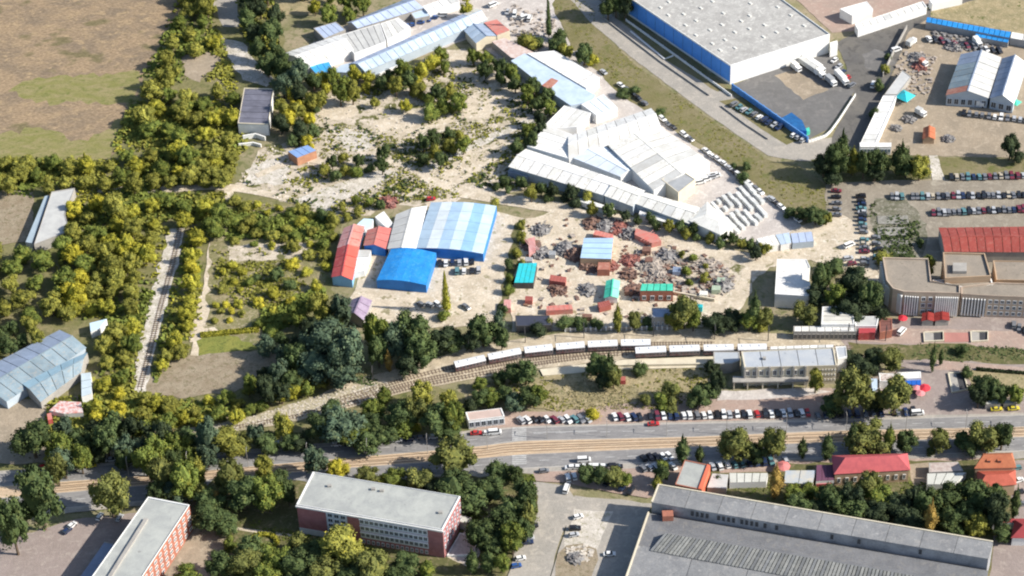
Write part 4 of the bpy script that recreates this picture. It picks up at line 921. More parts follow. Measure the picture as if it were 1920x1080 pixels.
t, W = hip('house', 'red roofed house cut by the lower right edge', [(1898, 1008), (1990, 1010), (1985, 978), (1905, 976)], 4.5, 2.2, B_WHITE, rmat('dark_red_tiles', (.30, .05, .055), scale=5), .2)
flat('shed', 'long narrow red roof left of the lower right house', [(1861, 973), (1990, 972), (1990, 980), (1862, 980)], 4, B_WHITE, rmat('dark_red_tiles', (.30, .05, .055), scale=5), 'shed', 0)

# --- left side
t, W = gable('barn', 'large blue grey barn with broad double slope roof at the left edge', [(12, 752), (160, 652), (112, 620), (-60, 708)], 4.5, 1.6, B_PANEL, W_STEEL, 'barn', k=8, roof2=W_GREYB)
gable('barn', 'smaller blue grey barn lying in front of the large one at the left edge', [(76, 752), (150, 697), (164, 662), (38, 716)], 4.5, 1.6, B_GREY, W_STEEL, 'barn', k=5, roof2=rmat('dull_teal_sheet', (.30, .44, .52)))
flat('shed', 'narrow pale blue roof standing right of the left edge barns', [(152, 700), (170, 698), (172, 738), (153, 744)], 4, B_WHITE, rmat('ice_grey_sheet', (.50, .58, .62)), 'shed', 0, sheets=(3, 1))
flat('shed', 'small light blue roof under the yellow trees at left', [(168, 606), (200, 598), (186, 616), (170, 622)], 3.5, B_WHITE, R_ICE, 'shed', 0)
flat('shed', 'rough red and white patched roof below the left edge barns', [(92, 770), (112, 752), (152, 754), (156, 774), (120, 776)], 3, B_WHITE, rmat('patched_red_white', (.60, .58, .56), (.50, .18, .15), scale=9), 'shed', 0)
flat('shed', 'tiny red shed at the corner of the patched roof', [(88, 776), (96, 774), (98, 786), (90, 788)], 3, R_RED, R_REDP, 'shed', 0)
flat('shed', 'pale grey flat roof among the trees at the upper left edge', [(97, 360), (140, 353), (122, 402), (130, 434), (64, 459)], 5, B_GREY, W_GREYL, 'building', .2)
flat('shed', 'thin blue grey lean-to beside the pale grey roof at left', [(84, 368), (93, 366), (60, 456), (48, 454)], 4, B_WHITE, rmat('dusty_blue_sheet', (.36, .44, .50)), 'shed', 0)
flat('ruined_house', 'grey slate roofed house with a bright verge among the upper left trees', [(458, 166), (513, 167), (503, 234), (446, 232)], 6, B_WHITE, rmat('slate_violet', (.115, .115, .145), (.16, .16, .20)), 'house', .35, pmat=B_CREAM, sheets=(6, 1))
flat('shed', 'small blue roofed brick hut by the track in the wasteland', [(540, 284), (577, 272), (593, 282), (557, 296)], 4.5, B_BRICKO, rmat('cobalt_grey_sheet', (.22, .34, .60)), 'hut', 0, sheets=(3, 0))
wallthing('ruin_wall', 'broken white wall below the slate roofed house', [(456, 262), (480, 258), (498, 264)], .6, 2.2, B_WHITE)
wallthing('ruin_wall', 'second broken white wall further below the slate roofed house', [(448, 275), (475, 272), (490, 276)], .6, 1.5, B_WHITE)
wallthing('hedge_wall', 'low grey wall between the scrap yard and the railway', [(1060, 622), (1160, 619), (1270, 618)], .4, 1.8, B_GREY, panels=22, pm=B_WHITE)
wallthing('garden_wall', 'pale yellow wall at the lower edge of the junk yard', [(1262, 552), (1340, 566)], .5, 1.6, B_CREAM)

# plaza pits
def pit(label, px, open_=False):
    W = [P(*q) for q in px]; c = centroid(W); t = thing('stair_pit', label, 'stairwell', (c.x, c.y, 0))
    mb = MB(); wallstrip(mb, W + [W[0]], .6, 0, 1.0); mb.build('parapet', B_CREAM, t)
    MB().poly([g2(p, ZL[0] + .06) for p in W]).build('floor', mat('dark_stairwell', (.06, .06, .065), (.04, .04, .045), 1), t)
    a, b, c2, d = W
    for k in range(6):
        u0, u1 = k / 8, (k + 1) / 8
        MB().prism([a.lerp(b, u0), a.lerp(b, u1), d.lerp(c2, u1), d.lerp(c2, u0)], ZL[0], .95 - k * .14).build('step', B_GREY, t)
pit('left white edged stairwell in the plaza under the theatre', [(1732, 626), (1768, 624), (1769, 641), (1733, 643)])
pit('right white edged stairwell in the plaza under the office block', [(1820, 624), (1852, 624), (1852, 641), (1821, 643)])
pit('large stairwell with cream walls in the plaza beside the dark shrubs', [(1778, 702), (1806, 701), (1815, 732), (1785, 738)])
sheet('plaza_paving_panel', [(1770, 625), (1818, 625), (1820, 642), (1771, 643)], rmat('salmon_paving', (.42, .20, .17)), 0)

flat('kiosk', 'white roofed kiosk with a royal blue awning on the plaza', [(1683, 699), (1726, 697), (1727, 709), (1684, 711)], 4, B_WHITE, W_WARM, 'kiosk', .2)
flat('awning', 'royal blue awning on the front of the white roofed kiosk', [(1690, 711), (1727, 709), (1727, 721), (1692, 722)], 3, R_BLUEW, rmat('royal_blue_canvas', (.02, .12, .50)), 'awning', 0, sheets=(4, 0))
flat('shop', 'white flat roofed shop left of the blue awning kiosk', [(1648, 700), (1680, 702), (1682, 716), (1650, 715)], 4, B_WHITE, rmat('patched_brown_white', (.62, .58, .54), (.30, .20, .17), scale=6), 'shop', .2)
flat('shop', 'narrow white roof between the two big plaza trees', [(1633, 710), (1645, 710), (1645, 732), (1636, 734)], 3.5, B_WHITE, W_PALEB, 'shop', 0)
for i, (x, y, lab, m) in enumerate(((1703, 736, 'left pink parasol in front of the blue awning', rmat('pink_canvas', (.68, .25, .26))), (1717, 734, 'middle pink parasol in front of the blue awning', rmat('pink_canvas', (.68, .25, .26))),
                      (1733, 735, 'large red parasol at the right end of the blue awning', rmat('red_canvas', (.62, .04, .06))), (1725, 745, 'lowest pink parasol nearest the road', rmat('pink_canvas', (.68, .25, .26))))):
    tent(lab, x, y, 1.9 if i != 2 else 2.4, 2.3, m, group='parasols on the plaza')
flat('bus_shelter', 'pale grey flat shelter at the roadside right of the plaza', [(1848, 748), (1874, 748), (1876, 758), (1848, 758)], 3, B_GREY, rmat('shelter_roof', (.48, .50, .47)), 'shelter', .1)
flat('bus_shelter', 'second smaller pale shelter at the right end of the roadside', [(1882, 750), (1905, 750), (1906, 757), (1882, 757)], 2.5, B_GREY, rmat('shelter_roof', (.48, .50, .47)), 'shelter', .1)
# ================================================================== vegetation
import numpy as np
bmt = bmesh.new(); bmesh.ops.create_icosphere(bmt, subdivisions=1, radius=1)
ICV = [v.co.copy() for v in bmt.verts]; ICF = [[v.index for v in f.verts] for f in bmt.faces]; bmt.free()

def leafm(name, c1, c2, c3, sat=1.0):
    m = mat(name, c1, c2, 9, .85, c3, .30, .08, vary=.22, bump=0, lo=.40, hi=.60, detail=4)
    nt = m.node_tree; b = nt.nodes['Principled BSDF']
    b.inputs['Transmission Weight'].default_value = 0
    return m
LEAF = {
 'dark': leafm('dark_green_leaves', (.070, .098, .036), (.048, .070, .029), (.115, .135, .045)),
 'blue': leafm('blue_green_leaves', (.078, .112, .070), (.052, .080, .052), (.125, .150, .074)),
 'green': leafm('mid_green_leaves', (.125, .155, .034), (.085, .112, .028), (.215, .215, .040)),
 'olive': leafm('olive_leaves', (.200, .198, .042), (.140, .145, .035), (.300, .270, .045)),
 'lime': leafm('yellow_green_leaves', (.30, .285, .038), (.20, .205, .036), (.41, .355, .042)),
 'yellow': leafm('yellow_leaves', (.40, .35, .038), (.28, .265, .036), (.48, .40, .045)),
 'moss': leafm('moss_green_leaves', (.135, .145, .042), (.09, .10, .034), (.21, .20, .050)),
 'gold': leafm('golden_brown_leaves', (.29, .195, .055), (.21, .145, .045), (.36, .25, .06)),
 'black': leafm('very_dark_leaves', (.040, .055, .028), (.028, .040, .022), (.065, .080, .034)),
}
COLW = {'moss': 'moss green', 'dark': 'dark green', 'blue': 'blue green', 'green': 'mid green', 'olive': 'olive green', 'lime': 'yellow green', 'yellow': 'bright yellow', 'gold': 'golden brown', 'black': 'very dark'}

def crown_mesh(name, seed, kind):
    """crown filling about radius 1 across, z from -1 to 1: displaced lobes plus leaf clumps"""
    rs = random.Random(seed); V = []; F = []
    lobes = []
    if kind == 'round':
        lobes.append((Vector((0, 0, -.05)), .62, .80))
        for i in range(20):
            a = i * 2.4 + rs.uniform(-.6, .6); zz = rs.uniform(-.6, .86); rr = math.sqrt(max(0, 1 - zz * zz)) * rs.uniform(.50, .80)
            s_ = rs.uniform(.17, .33); lobes.append((Vector((math.cos(a) * rr, math.sin(a) * rr, zz * .85)), s_, s_ * rs.uniform(.8, 1.1)))
    elif kind == 'wide':
        for i in range(20):
            a = i * 2.4 + rs.uniform(-.7, .7); rr = rs.uniform(.15, .85)
            s_ = rs.uniform(.18, .34); lobes.append((Vector((math.cos(a) * rr, math.sin(a) * rr, rs.uniform(-.5, .5) * (1.1 - rr * .5))), s_, s_ * 1.2))
        lobes.append((Vector((0, 0, -.1)), .5, .7))
    elif kind == 'tall':
        for i in range(11):
            z = -.85 + 1.65 * i / 10; w = .8 * math.sin(PI * min(1, (i + 1.2) / 10.5)) ** .7
            a = i * 2.4; lobes.append((Vector((math.cos(a) * w * .35, math.sin(a) * w * .35, z)), w * .62, .26))
    elif kind == 'cone':
        for i in range(9):
            z = -.9 + 1.75 * i / 8; w = .95 * (1 - i / 9.5); a = i * 2.4
            lobes.append((Vector((math.cos(a) * w * .12, math.sin(a) * w * .12, z)), w * .8, .22))
    else:  # shrub
        for i in range(7):
            a = i * 2.4 + rs.uniform(-.5, .5); rr = rs.uniform(.1, .6); s_ = rs.uniform(.35, .5)
            lobes.append((Vector((math.cos(a) * rr, math.sin(a) * rr, rs.uniform(-.6, .35))), s_, s_ * 1.1))
    for c, sx, sz in lobes:
        b = len(V); o = Vector((rs.uniform(-50, 50),) * 3)
        for v in ICV:
            k = 1 + .38 * noise.noise(v * 1.9 + o) + .22 * noise.noise(v * 4.5 + o)
            V.append(Vector((c.x + v.x * sx * k, c.y + v.y * sx * k, c.z + v.z * sz * k)))
        F += [[b + i for i in f] for f in ICF]
    nl = {'round': 105, 'wide': 105, 'tall': 150, 'cone': 150, 'shrub': 160}[kind]
    for c, sx, sz in lobes:
        for _ in range(nl):
            d = Vector((rs.gauss(0, 1), rs.gauss(0, 1), rs.gauss(.25, 1))).normalized()
            k = rs.uniform(.90, 1.18) + (rs.random() ** 3) * .5
            p = c + Vector((d.x * sx * k, d.y * sx * k, d.z * sz * k)); s_ = rs.uniform(.03, .08)
            n = (d + Vector((rs.uniform(-.8, .8), rs.uniform(-.8, .8), rs.uniform(-.8, .8)))).normalized()
            u = n.orthogonal().normalized(); u.rotate(Matrix.Rotation(rs.uniform(0, 6), 3, n)); w = n.cross(u); b = len(V)
            V += [p + u * s_, p + w * s_ * .8, p - u * s_, p - w * s_ * .8]
            F.append([b, b + 1, b + 2]); F.append([b, b + 2, b + 3])
    return mesh(name, V, F, LEAF['green'])
CROWNS = {k: [crown_mesh(k + '_crown', 11 + 7 * i + sum(map(ord, k)), k) for i in range(n)] for k, n in (('round', 5), ('wide', 4), ('tall', 3), ('cone', 2), ('shrub', 4))}
def trunk_mesh():
    V = []; F = []
    def limb(p, q, r0, r1, n=6):
        d = (q - p).normalized(); u = d.orthogonal().normalized(); w = d.cross(u); b = len(V)
        for c, r in ((p, r0), (q, r1)):
            for i in range(n): V.append(c + (u * math.cos(2 * PI * i / n) + w * math.sin(2 * PI * i / n)) * r)
        for i in range(n): j = (i + 1) % n; F.append([b + i, b + j, b + n + j, b + n + i])
    limb(Vector((0, 0, 0)), Vector((.02, 0, .4)), .05, .036); limb(Vector((.02, 0, .4)), Vector((0, .03, .8)), .036, .015)
    for a in range(5):
        c, s_ = math.cos(a * 1.3), math.sin(a * 1.3); limb(Vector((.01, 0, .28 + .06 * a)), Vector((c * .22, s_ * .22, .52 + .06 * a)), .022, .008, 5)
    return mesh('trunk', V, F, M_TRUNK)
TRUNK = trunk_mesh()
PLANTS = []   # (object, kind word, colour, height, px)
NAMES = {'round': 'leafy_tree', 'wide': 'spreading_tree', 'tall': 'tall_tree', 'cone': 'conifer_tree', 'shrub': 'shrub'}
def plant(cx, cy, wpx, hpx, colr, kind, rs):
    s = S(cx, cy); r = wpx / 2 / s; hp = hpx / 2 / s
    az = math.sqrt(max(hp * hp - (r * sT) ** 2, (.55 * r) ** 2)) / cT
    if kind == 'shrub': az = min(az, r * 1.1); Ht = az * 1.9; zc = Ht * .5
    else: Ht = az / .44; zc = Ht * .56
    p = P(cx, cy, zc); root = thing('autumn_tree' if kind in ('round', 'wide') and colr in ('lime', 'yellow', 'gold') else NAMES[kind], '', 'shrub' if kind == 'shrub' else 'tree', (p.x, p.y, 0), rs.uniform(0, 6.28))
    ob('crown', rs.choice(CROWNS[kind]), root, (0, 0, zc), 0, (r * 1.06, r * 1.06, az * 1.04), LEAF[colr])
    ob('trunk', TRUNK, root, (0, 0, 0), 0, (min(Ht * .9, r * 1.9), min(Ht * .9, r * 1.9), Ht) if kind != 'shrub' else (Ht * .4, Ht * .4, Ht * .6))
    PLANTS.append([root, kind, colr, Ht, cx, cy])

def T(s_):
    """hand placed plants: x y w h colour kind"""
    rs = random.Random(5)
    K = {'r': 'round', 'w': 'wide', 't': 'tall', 'c': 'cone', 's': 'shrub'}
    C = {'D': 'dark', 'B': 'blue', 'G': 'green', 'O': 'olive', 'L': 'lime', 'Y': 'yellow', 'A': 'gold', 'K': 'black'}
    for e in s_.split(';'):
        q = e.split()
        if len(q) < 6: continue
        cc = C[q[4]]
        if float(q[1]) > 560: cc = {'olive': 'moss', 'lime': 'olive'}.get(cc, cc)
        plant(*map(float, q[:4]), cc, K[q[5]], rs)

# boulevard and front trees
T('''205 925 72 88 O r;60 825 80 75 D r;70 930 85 120 D r;105 880 40 60 O r;20 980 60 110 D r;305 890 60 70 O r;345 900 60 75 G r;372 880 35 60 L t;330 925 60 50 B r;
300 925 50 50 D r;430 895 60 70 O r;455 925 70 70 D r;500 925 60 70 G r;395 940 60 50 D r;395 972 70 45 D r;425 985 50 36 D r;375 925 36 40 O r;400 935 26 34 A r;528 905 40 50 D r;540 925 30 45 D r;495 880 40 50 L r;500 870 28 44 O t;
592 865 46 56 B r;634 880 44 38 Y r;690 895 50 30 O r;740 900 50 38 G r;790 900 60 50 O r;725 905 40 26 Y w;852 860 84 76 O r;850 915 80 70 D r;880 940 70 60 D r;935 885 50 40 D r;965 890 30 40 D r;920 920 60 50 D r;815 920 50 40 K r;
985 930 50 70 D r;990 965 44 60 O t;955 960 60 60 D r;940 985 60 60 D r;900 1000 60 60 D r;960 1010 50 60 G r;925 1020 60 50 D r;985 995 34 50 D r;885 1050 34 50 D t;915 1050 40 46 D t;940 1055 30 40 G r;
640 1025 90 78 L r;590 1040 60 50 D r;560 1060 70 60 D r;520 1050 60 50 G r;470 1030 50 50 D r;560 1020 40 40 O r;430 1020 30 34 G s;455 1055 70 60 O r;410 1060 50 50 D r;700 1065 76 70 O r;760 1060 60 50 D r;800 1065 40 40 G t;610 1075 70 50 O r;500 1080 50 50 G r;350 1085 60 40 G r;655 1080 60 40 D r;740 1090 60 40 D r;
495 1035 52 10 G s;575 1025 40 30 O r;
1280 842 36 56 D t;1312 850 24 34 D t;1345 900 20 26 K s;1380 835 66 60 O r;1450 832 54 62 O r;1420 850 40 40 D r;1505 838 26 40 D t;1552 836 34 50 D t;1630 822 76 62 O w;1600 815 34 50 D t;1668 820 30 52 G t;1700 828 40 44 D r;1762 825 44 44 O r;1745 845 20 24 D s;1805 822 46 40 D t;1845 820 64 60 O r;1880 818 44 52 D r;1820 838 40 36 D r;
1100 888 40 34 D r;1125 892 40 36 D r;1150 893 46 38 O r;1172 900 30 28 G r;1240 888 30 36 D r;1232 905 26 28 L t;1245 870 26 30 G s;
1455 900 34 64 A t;1490 925 44 34 G r;1520 920 34 30 G r;1550 930 44 50 D r;1500 950 60 40 D r;1540 955 50 34 K r;1570 945 50 50 D r;1630 910 54 54 O r;1650 935 56 50 G r;1600 930 50 56 K r;1600 960 60 40 D r;1680 950 60 50 K r;1640 965 60 34 K r;1715 930 44 40 K r;
1740 945 54 60 D r;1745 970 32 70 A t;1785 935 60 60 D r;1780 975 50 50 D r;1830 930 60 60 D r;1850 945 44 60 D r;1815 965 50 50 D r;1870 960 50 70 K r;1700 975 60 40 K r;1830 985 44 46 L r;1720 990 50 34 K r;1790 1000 40 30 D r;1905 940 26 60 D t;1870 930 36 50 D r;1880 1000 40 30 D r;
1570 740 30 36 G s;1602 735 74 86 O r;1530 712 30 46 L r;1560 760 46 36 D r;1678 742 68 74 O r;1640 755 40 36 K r;1668 672 50 46 O r;1640 672 44 40 K r;1600 675 44 36 K r;1620 690 50 30 K r;1750 668 16 50 D t;1765 668 14 30 D t;
1845 728 60 50 D r;1870 735 46 46 D r;1835 745 34 40 K r;1905 740 30 40 G r;1800 655 30 12 D s;1815 700 30 20 D s''')
# middle band
T('''610 640 90 90 B r;650 660 70 90 B r;590 680 80 70 B r;640 700 70 60 B r;555 670 50 60 D r;705 625 50 80 G r;708 655 40 60 D r;775 620 70 80 D r;745 640 60 70 B r;790 655 60 70 D r;765 680 50 50 K r;830 635 60 44 K r;850 640 50 40 D r;905 620 56 60 D r;935 605 34 60 B t;885 640 34 40 K r;940 635 30 40 D r;
728 675 20 38 A t;600 580 50 60 L r;640 580 40 60 B r;560 590 50 50 G r;585 620 50 50 K r;625 610 40 40 D r;
700 770 46 44 G r;720 740 40 40 G t;790 740 44 50 L r;780 770 50 60 O r;750 780 60 60 D r;820 790 60 60 D r;850 780 44 60 G r;840 750 36 40 L r;640 800 90 70 B r;600 800 60 60 D r;690 800 60 50 D r;625 770 50 40 D r;755 800 50 40 G r;690 825 60 30 D w;660 815 60 44 G r;725 815 50 36 D r;780 800 24 20 Y s;845 810 44 30 D r;
530 800 36 56 L r;545 830 40 36 D r;500 830 50 40 D r;540 800 24 50 Y t;425 830 70 60 L r;390 820 44 70 B r;455 830 40 40 O r;480 815 40 44 B r;565 830 40 36 K r;345 830 60 50 D r;325 828 40 30 A s;
960 700 44 40 D r;985 700 44 46 D r;935 710 30 26 D r;900 720 30 26 G r;990 745 50 44 D r;965 755 40 36 B r;1010 740 34 40 G r;920 745 40 30 G r;900 745 40 36 D r;945 738 34 30 D r;880 760 34 36 K s;
1120 685 46 44 D r;1142 690 40 60 D t;1150 705 34 44 O r;1130 715 30 30 K r;1200 695 34 18 D s;1205 690 24 16 D s;1320 740 50 44 D r;1300 750 44 30 D s;1255 735 44 44 O s;1240 745 30 30 G s;1335 690 30 30 K r;1345 720 30 50 K r;1210 750 30 26 O s;1110 775 34 24 Y s;1260 770 26 20 O s;1245 765 24 20 G s;
1158 595 24 50 L t;1190 600 30 32 O r;1282 585 56 60 O r;1265 600 40 40 L r;1300 600 34 40 G r;1415 580 32 66 D t;1405 600 40 40 G r;1430 595 40 44 O r;1370 600 50 30 K r;1340 605 50 26 K r;1430 610 30 26 L s;1120 605 30 26 D s;1090 605 36 26 D s;1060 605 40 24 D s;1010 615 40 20 K s;1030 605 20 24 O s;1215 605 30 24 D s;
1510 588 52 48 O r;1565 555 40 44 G r;1540 520 40 60 D r;1600 530 60 60 K r;1632 555 50 60 D r;1600 580 60 50 K r;1650 590 40 30 K r;1530 555 40 40 K r;1560 500 50 30 D s;1570 590 40 30 K r;
835 545 22 64 L c;832 590 30 20 G s;''')
# upper
T('''1155 -5 40 60 D r;1140 15 34 40 D r;1172 5 30 50 K r;1028 25 14 64 D c;1045 85 40 30 D r;1060 95 30 30 O r;1095 100 34 40 D r;1110 110 30 36 L s;1050 65 30 30 D s;990 75 50 24 O s;1010 80 30 20 D s;1165 175 30 24 D s;1190 170 24 18 D s;1235 212 26 20 D s;1390 330 30 26 D s;1400 310 20 20 D s;1375 310 16 12 D s;
1580 275 36 60 D t;1570 300 50 60 D r;1545 310 40 44 K r;1600 300 40 50 O t;1620 305 30 50 D r;1650 305 44 50 D r;1690 295 50 60 D t;1700 315 44 40 D r;1725 315 40 44 O r;1640 325 40 30 K r;1560 335 36 26 K r;1895 275 34 44 K r;1910 295 30 30 K s;1690 170 14 12 D s;
1530 405 44 36 D r;1505 400 34 26 D r;1550 410 24 24 O r;1480 395 30 18 D s;1660 130 20 60 O s;1650 160 24 44 D s;1665 105 16 20 D s;1640 210 24 30 D s;1740 500 30 40 G r;1700 492 50 20 D s;1660 485 40 16 O s;1725 455 16 30 D s''')

# regions filled by sampling
def inside(p, poly):
    x, y = p; r = False; n = len(poly)
    for i in range(n):
        x1, y1 = poly[i]; x2, y2 = poly[(i + 1) % n]
        if (y1 > y) != (y2 > y) and x < (x2 - x1) * (y - y1) / (y2 - y1) + x1: r = not r
    return r
CLEAR = [[(318, 428), (347, 428), (345, 470), (322, 560), (300, 640), (285, 738), (248, 738), (262, 640), (288, 540)],
 [(375, -80), (435, -80), (455, 60), (520, 150), (500, 165), (440, 150), (410, 70)], [(340, 105), (400, 96), (418, 110), (395, 135), (375, 155), (345, 140)],
 [(330, 655), (372, 668), (490, 656), (540, 650), (500, 700), (440, 735), (300, 745)], [(590, 195), (665, 178), (672, 215), (640, 228), (592, 212)], [(800, 345), (850, 305), (940, 262), (975, 258), (945, 290), (880, 335), (830, 356)],
 [(860, 200), (900, 160), (950, 150), (985, 175), (950, 195), (905, 230), (868, 222)], [(628, 260), (650, 240), (700, 255), (690, 280), (650, 282)], [(574, 385), (600, 362), (650, 345), (705, 330), (735, 335), (640, 380), (600, 400)],
 [(700, 225), (780, 205), (850, 215), (840, 245), (760, 262), (705, 250)], [(455, 345), (475, 305), (520, 300), (545, 318), (530, 345)], [(750, 312), (800, 312), (900, 350), (1000, 366), (1000, 392), (900, 375), (800, 345)], [(300, 345), (560, 345), (570, 378), (430, 366), (300, 364)],
 [(420, 350), (438, 350), (438, 405), (420, 405)], [(376, 455), (408, 455), (400, 600), (385, 640), (372, 650), (372, 560)], [(430, 478), (565, 475), (570, 490), (430, 494)], [(375, 552), (400, 552), (395, 610), (485, 605), (480, 622), (375, 628)], [(395, 635), (490, 618), (488, 655), (372, 668)],
 [(440, 165), (520, 165), (505, 250), (440, 250)], [(535, 270), (598, 270), (598, 315), (545, 315)], [(60, 350), (145, 350), (130, 440), (55, 462)], [(100, 595), (205, 595), (175, 750), (100, 750)], [(640, 555), (700, 560), (690, 605), (645, 600)], [(540, 355), (640, 330), (740, 315), (745, 328), (640, 352), (560, 385)], [(860, 285), (1000, 220), (1005, 232), (870, 295)],
 [(740, 165), (830, 200), (780, 200), (690, 185)], [(640, 290), (700, 270), (760, 318), (700, 300)]]
CW = [[P(*q) for q in c] for c in CLEAR]
def blocked(p): return any(inside(p, c) for c in CLEAR)
def fill(poly, dist, size, cols, kinds, seed, asp=(1.0, 1.3), maxn=200):
    rs = random.Random(seed); pts = []; xs = [p[0] for p in poly]; ys = [p[1] for p in poly]
    for _ in range(6000):
        p = (rs.uniform(min(xs), max(xs)), rs.uniform(min(ys), max(ys)))
        if not inside(p, poly) or blocked(p): continue
        if all((p[0] - q[0]) ** 2 + ((p[1] - q[1]) * 1.15) ** 2 > dist * dist for q in pts):
            pts.append(p)
            if len(pts) >= maxn: break
    for p in pts:
        w = rs.uniform(*size); plant(p[0], p[1], w, w * rs.uniform(*asp), rs.choice(cols), rs.choice(kinds), rs)
d, b_, g_, o_, l_, y_ = 'dark', 'blue', 'green', 'olive', 'lime', 'yellow'
RW = ['round', 'round', 'wide', 'tall']
fill([(345, -30), (395, -30), (410, 60), (400, 95), (345, 95), (320, 140), (340, 200), (330, 260), (262, 262), (275, 160), (310, 90)], 29.43, (30, 46), [o_, o_, g_, l_], RW, 21, (.78, 1.05))
fill([(340, 180), (440, 160), (440, 240), (430, 330), (340, 335), (330, 260)], 31.61, (28, 44), [o_, g_, o_, l_], RW, 22, (.78, 1.05))
fill([(455, -30), (500, -20), (530, 40), (530, 100), (590, 140), (580, 230), (560, 255), (520, 240), (525, 160), (480, 120), (450, 70)], 28.34, (28, 44), [d, d, b_, o_, 'black'], RW, 23)
fill([(-60, 308), (330, 285), (430, 300), (420, 340), (200, 345), (-60, 350)], 28.34, (28, 44), [o_, g_, o_, l_], RW, 24, (.78, 1.05))
fill([(130, 372), (318, 372), (306, 425), (270, 500), (240, 590), (200, 590), (130, 580), (128, 470)], 29.43, (30, 50), [o_, l_, o_, l_, g_, y_], RW, 25, (.78, 1.05))
fill([(-60, 470), (125, 460), (125, 590), (-60, 600)], 32.7, (32, 54), [g_, g_, o_, o_], RW, 26, (.78, 1.05))
fill([(190, 620), (250, 610), (242, 700), (232, 770), (175, 790), (180, 690)], 28.34, (28, 44), [l_, l_, o_, y_, g_], RW, 27, (.78, 1.05))
fill([(335, 375), (420, 378), (412, 450), (345, 455)], 30.52, (32, 48), [l_, o_, g_, l_], RW, 28, (.78, 1.05))
fill([(358, 465), (388, 465), (368, 560), (345, 640), (322, 650), (340, 560)], 25.07, (26, 40), [y_, l_, l_, o_], ['round', 'wide'], 29, (.78, 1.05))
fill([(300, 660), (345, 655), (350, 690), (300, 700)], 21.8, (22, 34), [l_, o_], ['wide'], 30, (.78, 1.05))
fill([(430, 372), (560, 385), (630, 415), (615, 500), (560, 470), (430, 455)], 22, (16, 32), [o_, g_, o_, l_], ['shrub', 'wide', 'shrub'], 31, (.6, .9))
fill([(470, 500), (600, 490), (610, 560), (560, 600), (500, 640), (470, 560)], 33, (18, 34), [l_, o_, g_, d, y_], ['round', 'shrub', 'shrub'], 32, (.7, .95))
fill([(395, 492), (470, 495), (470, 545), (395, 548)], 24, (14, 26), [l_, o_, g_], ['shrub'], 33, (.6, .8))
fill([(392, 570), (455, 568), (455, 600), (390, 603)], 17, (16, 22), [l_, o_, y_], ['shrub'], 53, (.6, .8))
fill([(500, 640), (560, 640), (570, 720), (520, 740), (470, 720)], 28.34, (28, 44), [d, g_, 'black', b_], ['round'], 34)
fill([(270, 745), (340, 760), (440, 735), (560, 700), (620, 715), (480, 775), (300, 808), (230, 800)], 23.98, (24, 38), [l_, o_, l_, g_], ['round', 'wide'], 35, (.78, 1.05))
fill([(110, 800), (240, 790), (320, 815), (400, 860), (330, 860), (110, 870)], 30.52, (32, 54), [d, d, 'black', b_, g_], ['round', 'wide'], 36)
fill([(590, 140), (760, 125), (830, 95), (850, 120), (750, 165), (640, 178), (590, 190)], 22.89, (22, 36), [o_, g_, l_, d], ['round', 'wide', 'shrub'], 37)
fill([(880, 95), (920, 110), (1050, 190), (1040, 210), (985, 285), (955, 275), (1010, 215), (960, 165), (905, 130)], 21.8, (22, 34), [d, d, 'black', g_], ['round', 'wide'], 38)
fill([(785, 170), (850, 165), (870, 205), (820, 215), (790, 200)], 21.8, (22, 38), [d, o_, g_], ['round', 'shrub'], 39)
fill([(780, 265), (860, 245), (880, 270), (830, 300), (790, 305)], 21.8, (20, 36), [d, o_, g_], ['wide', 'shrub'], 40)
fill([(590, 320), (640, 290), (720, 285), (730, 310), (640, 335)], 21.8, (20, 34), [d, g_, o_], ['wide', 'shrub'], 41)
fill([(970, 340), (1080, 355), (1130, 385), (1290, 425), (1380, 445), (1450, 465), (1420, 475), (1290, 440), (1150, 400), (1000, 365)], 17.44, (16, 27), [d, 'black', d, o_], ['shrub', 'wide'], 42)
fill([(700, 165), (790, 150), (790, 205), (700, 210)], 32.7, (18, 26), [o_, l_, d], ['shrub', 'wide'], 43)
fill([(550, 170), (585, 190), (590, 290), (560, 300), (540, 230)], 26.16, (22, 34), [l_, y_, o_, d], ['round', 'shrub'], 44)
fill([(965, 420), (990, 405), (985, 470), (960, 560), (940, 590), (950, 500)], 23.98, (16, 26), [o_, d, g_], ['shrub'], 45)
fill([(1275, 470), (1330, 478), (1330, 520), (1280, 540)], 23.98, (14, 24), [o_, g_], ['shrub'], 46)
fill([(600, 395), (700, 360), (720, 380), (640, 410), (620, 425)], 21.8, (18, 28), [d, o_, g_], ['shrub'], 47)
fill([(900, 360), (960, 330), (990, 345), (930, 385)], 21.8, (18, 26), [d, o_], ['shrub'], 48)
fill([(560, -30), (650, -10), (700, -30), (690, 25), (600, 30)], 28.34, (24, 38), [o_, g_, l_], RW, 49)
fill([(860, -20), (890, -20), (885, 20), (862, 18)], 21.8, (24, 30), [l_, o_], ['round'], 50)
fill([(-60, 610), (60, 600), (80, 630), (-60, 680)], 28.34, (24, 38), [d, o_], ['round'], 51)

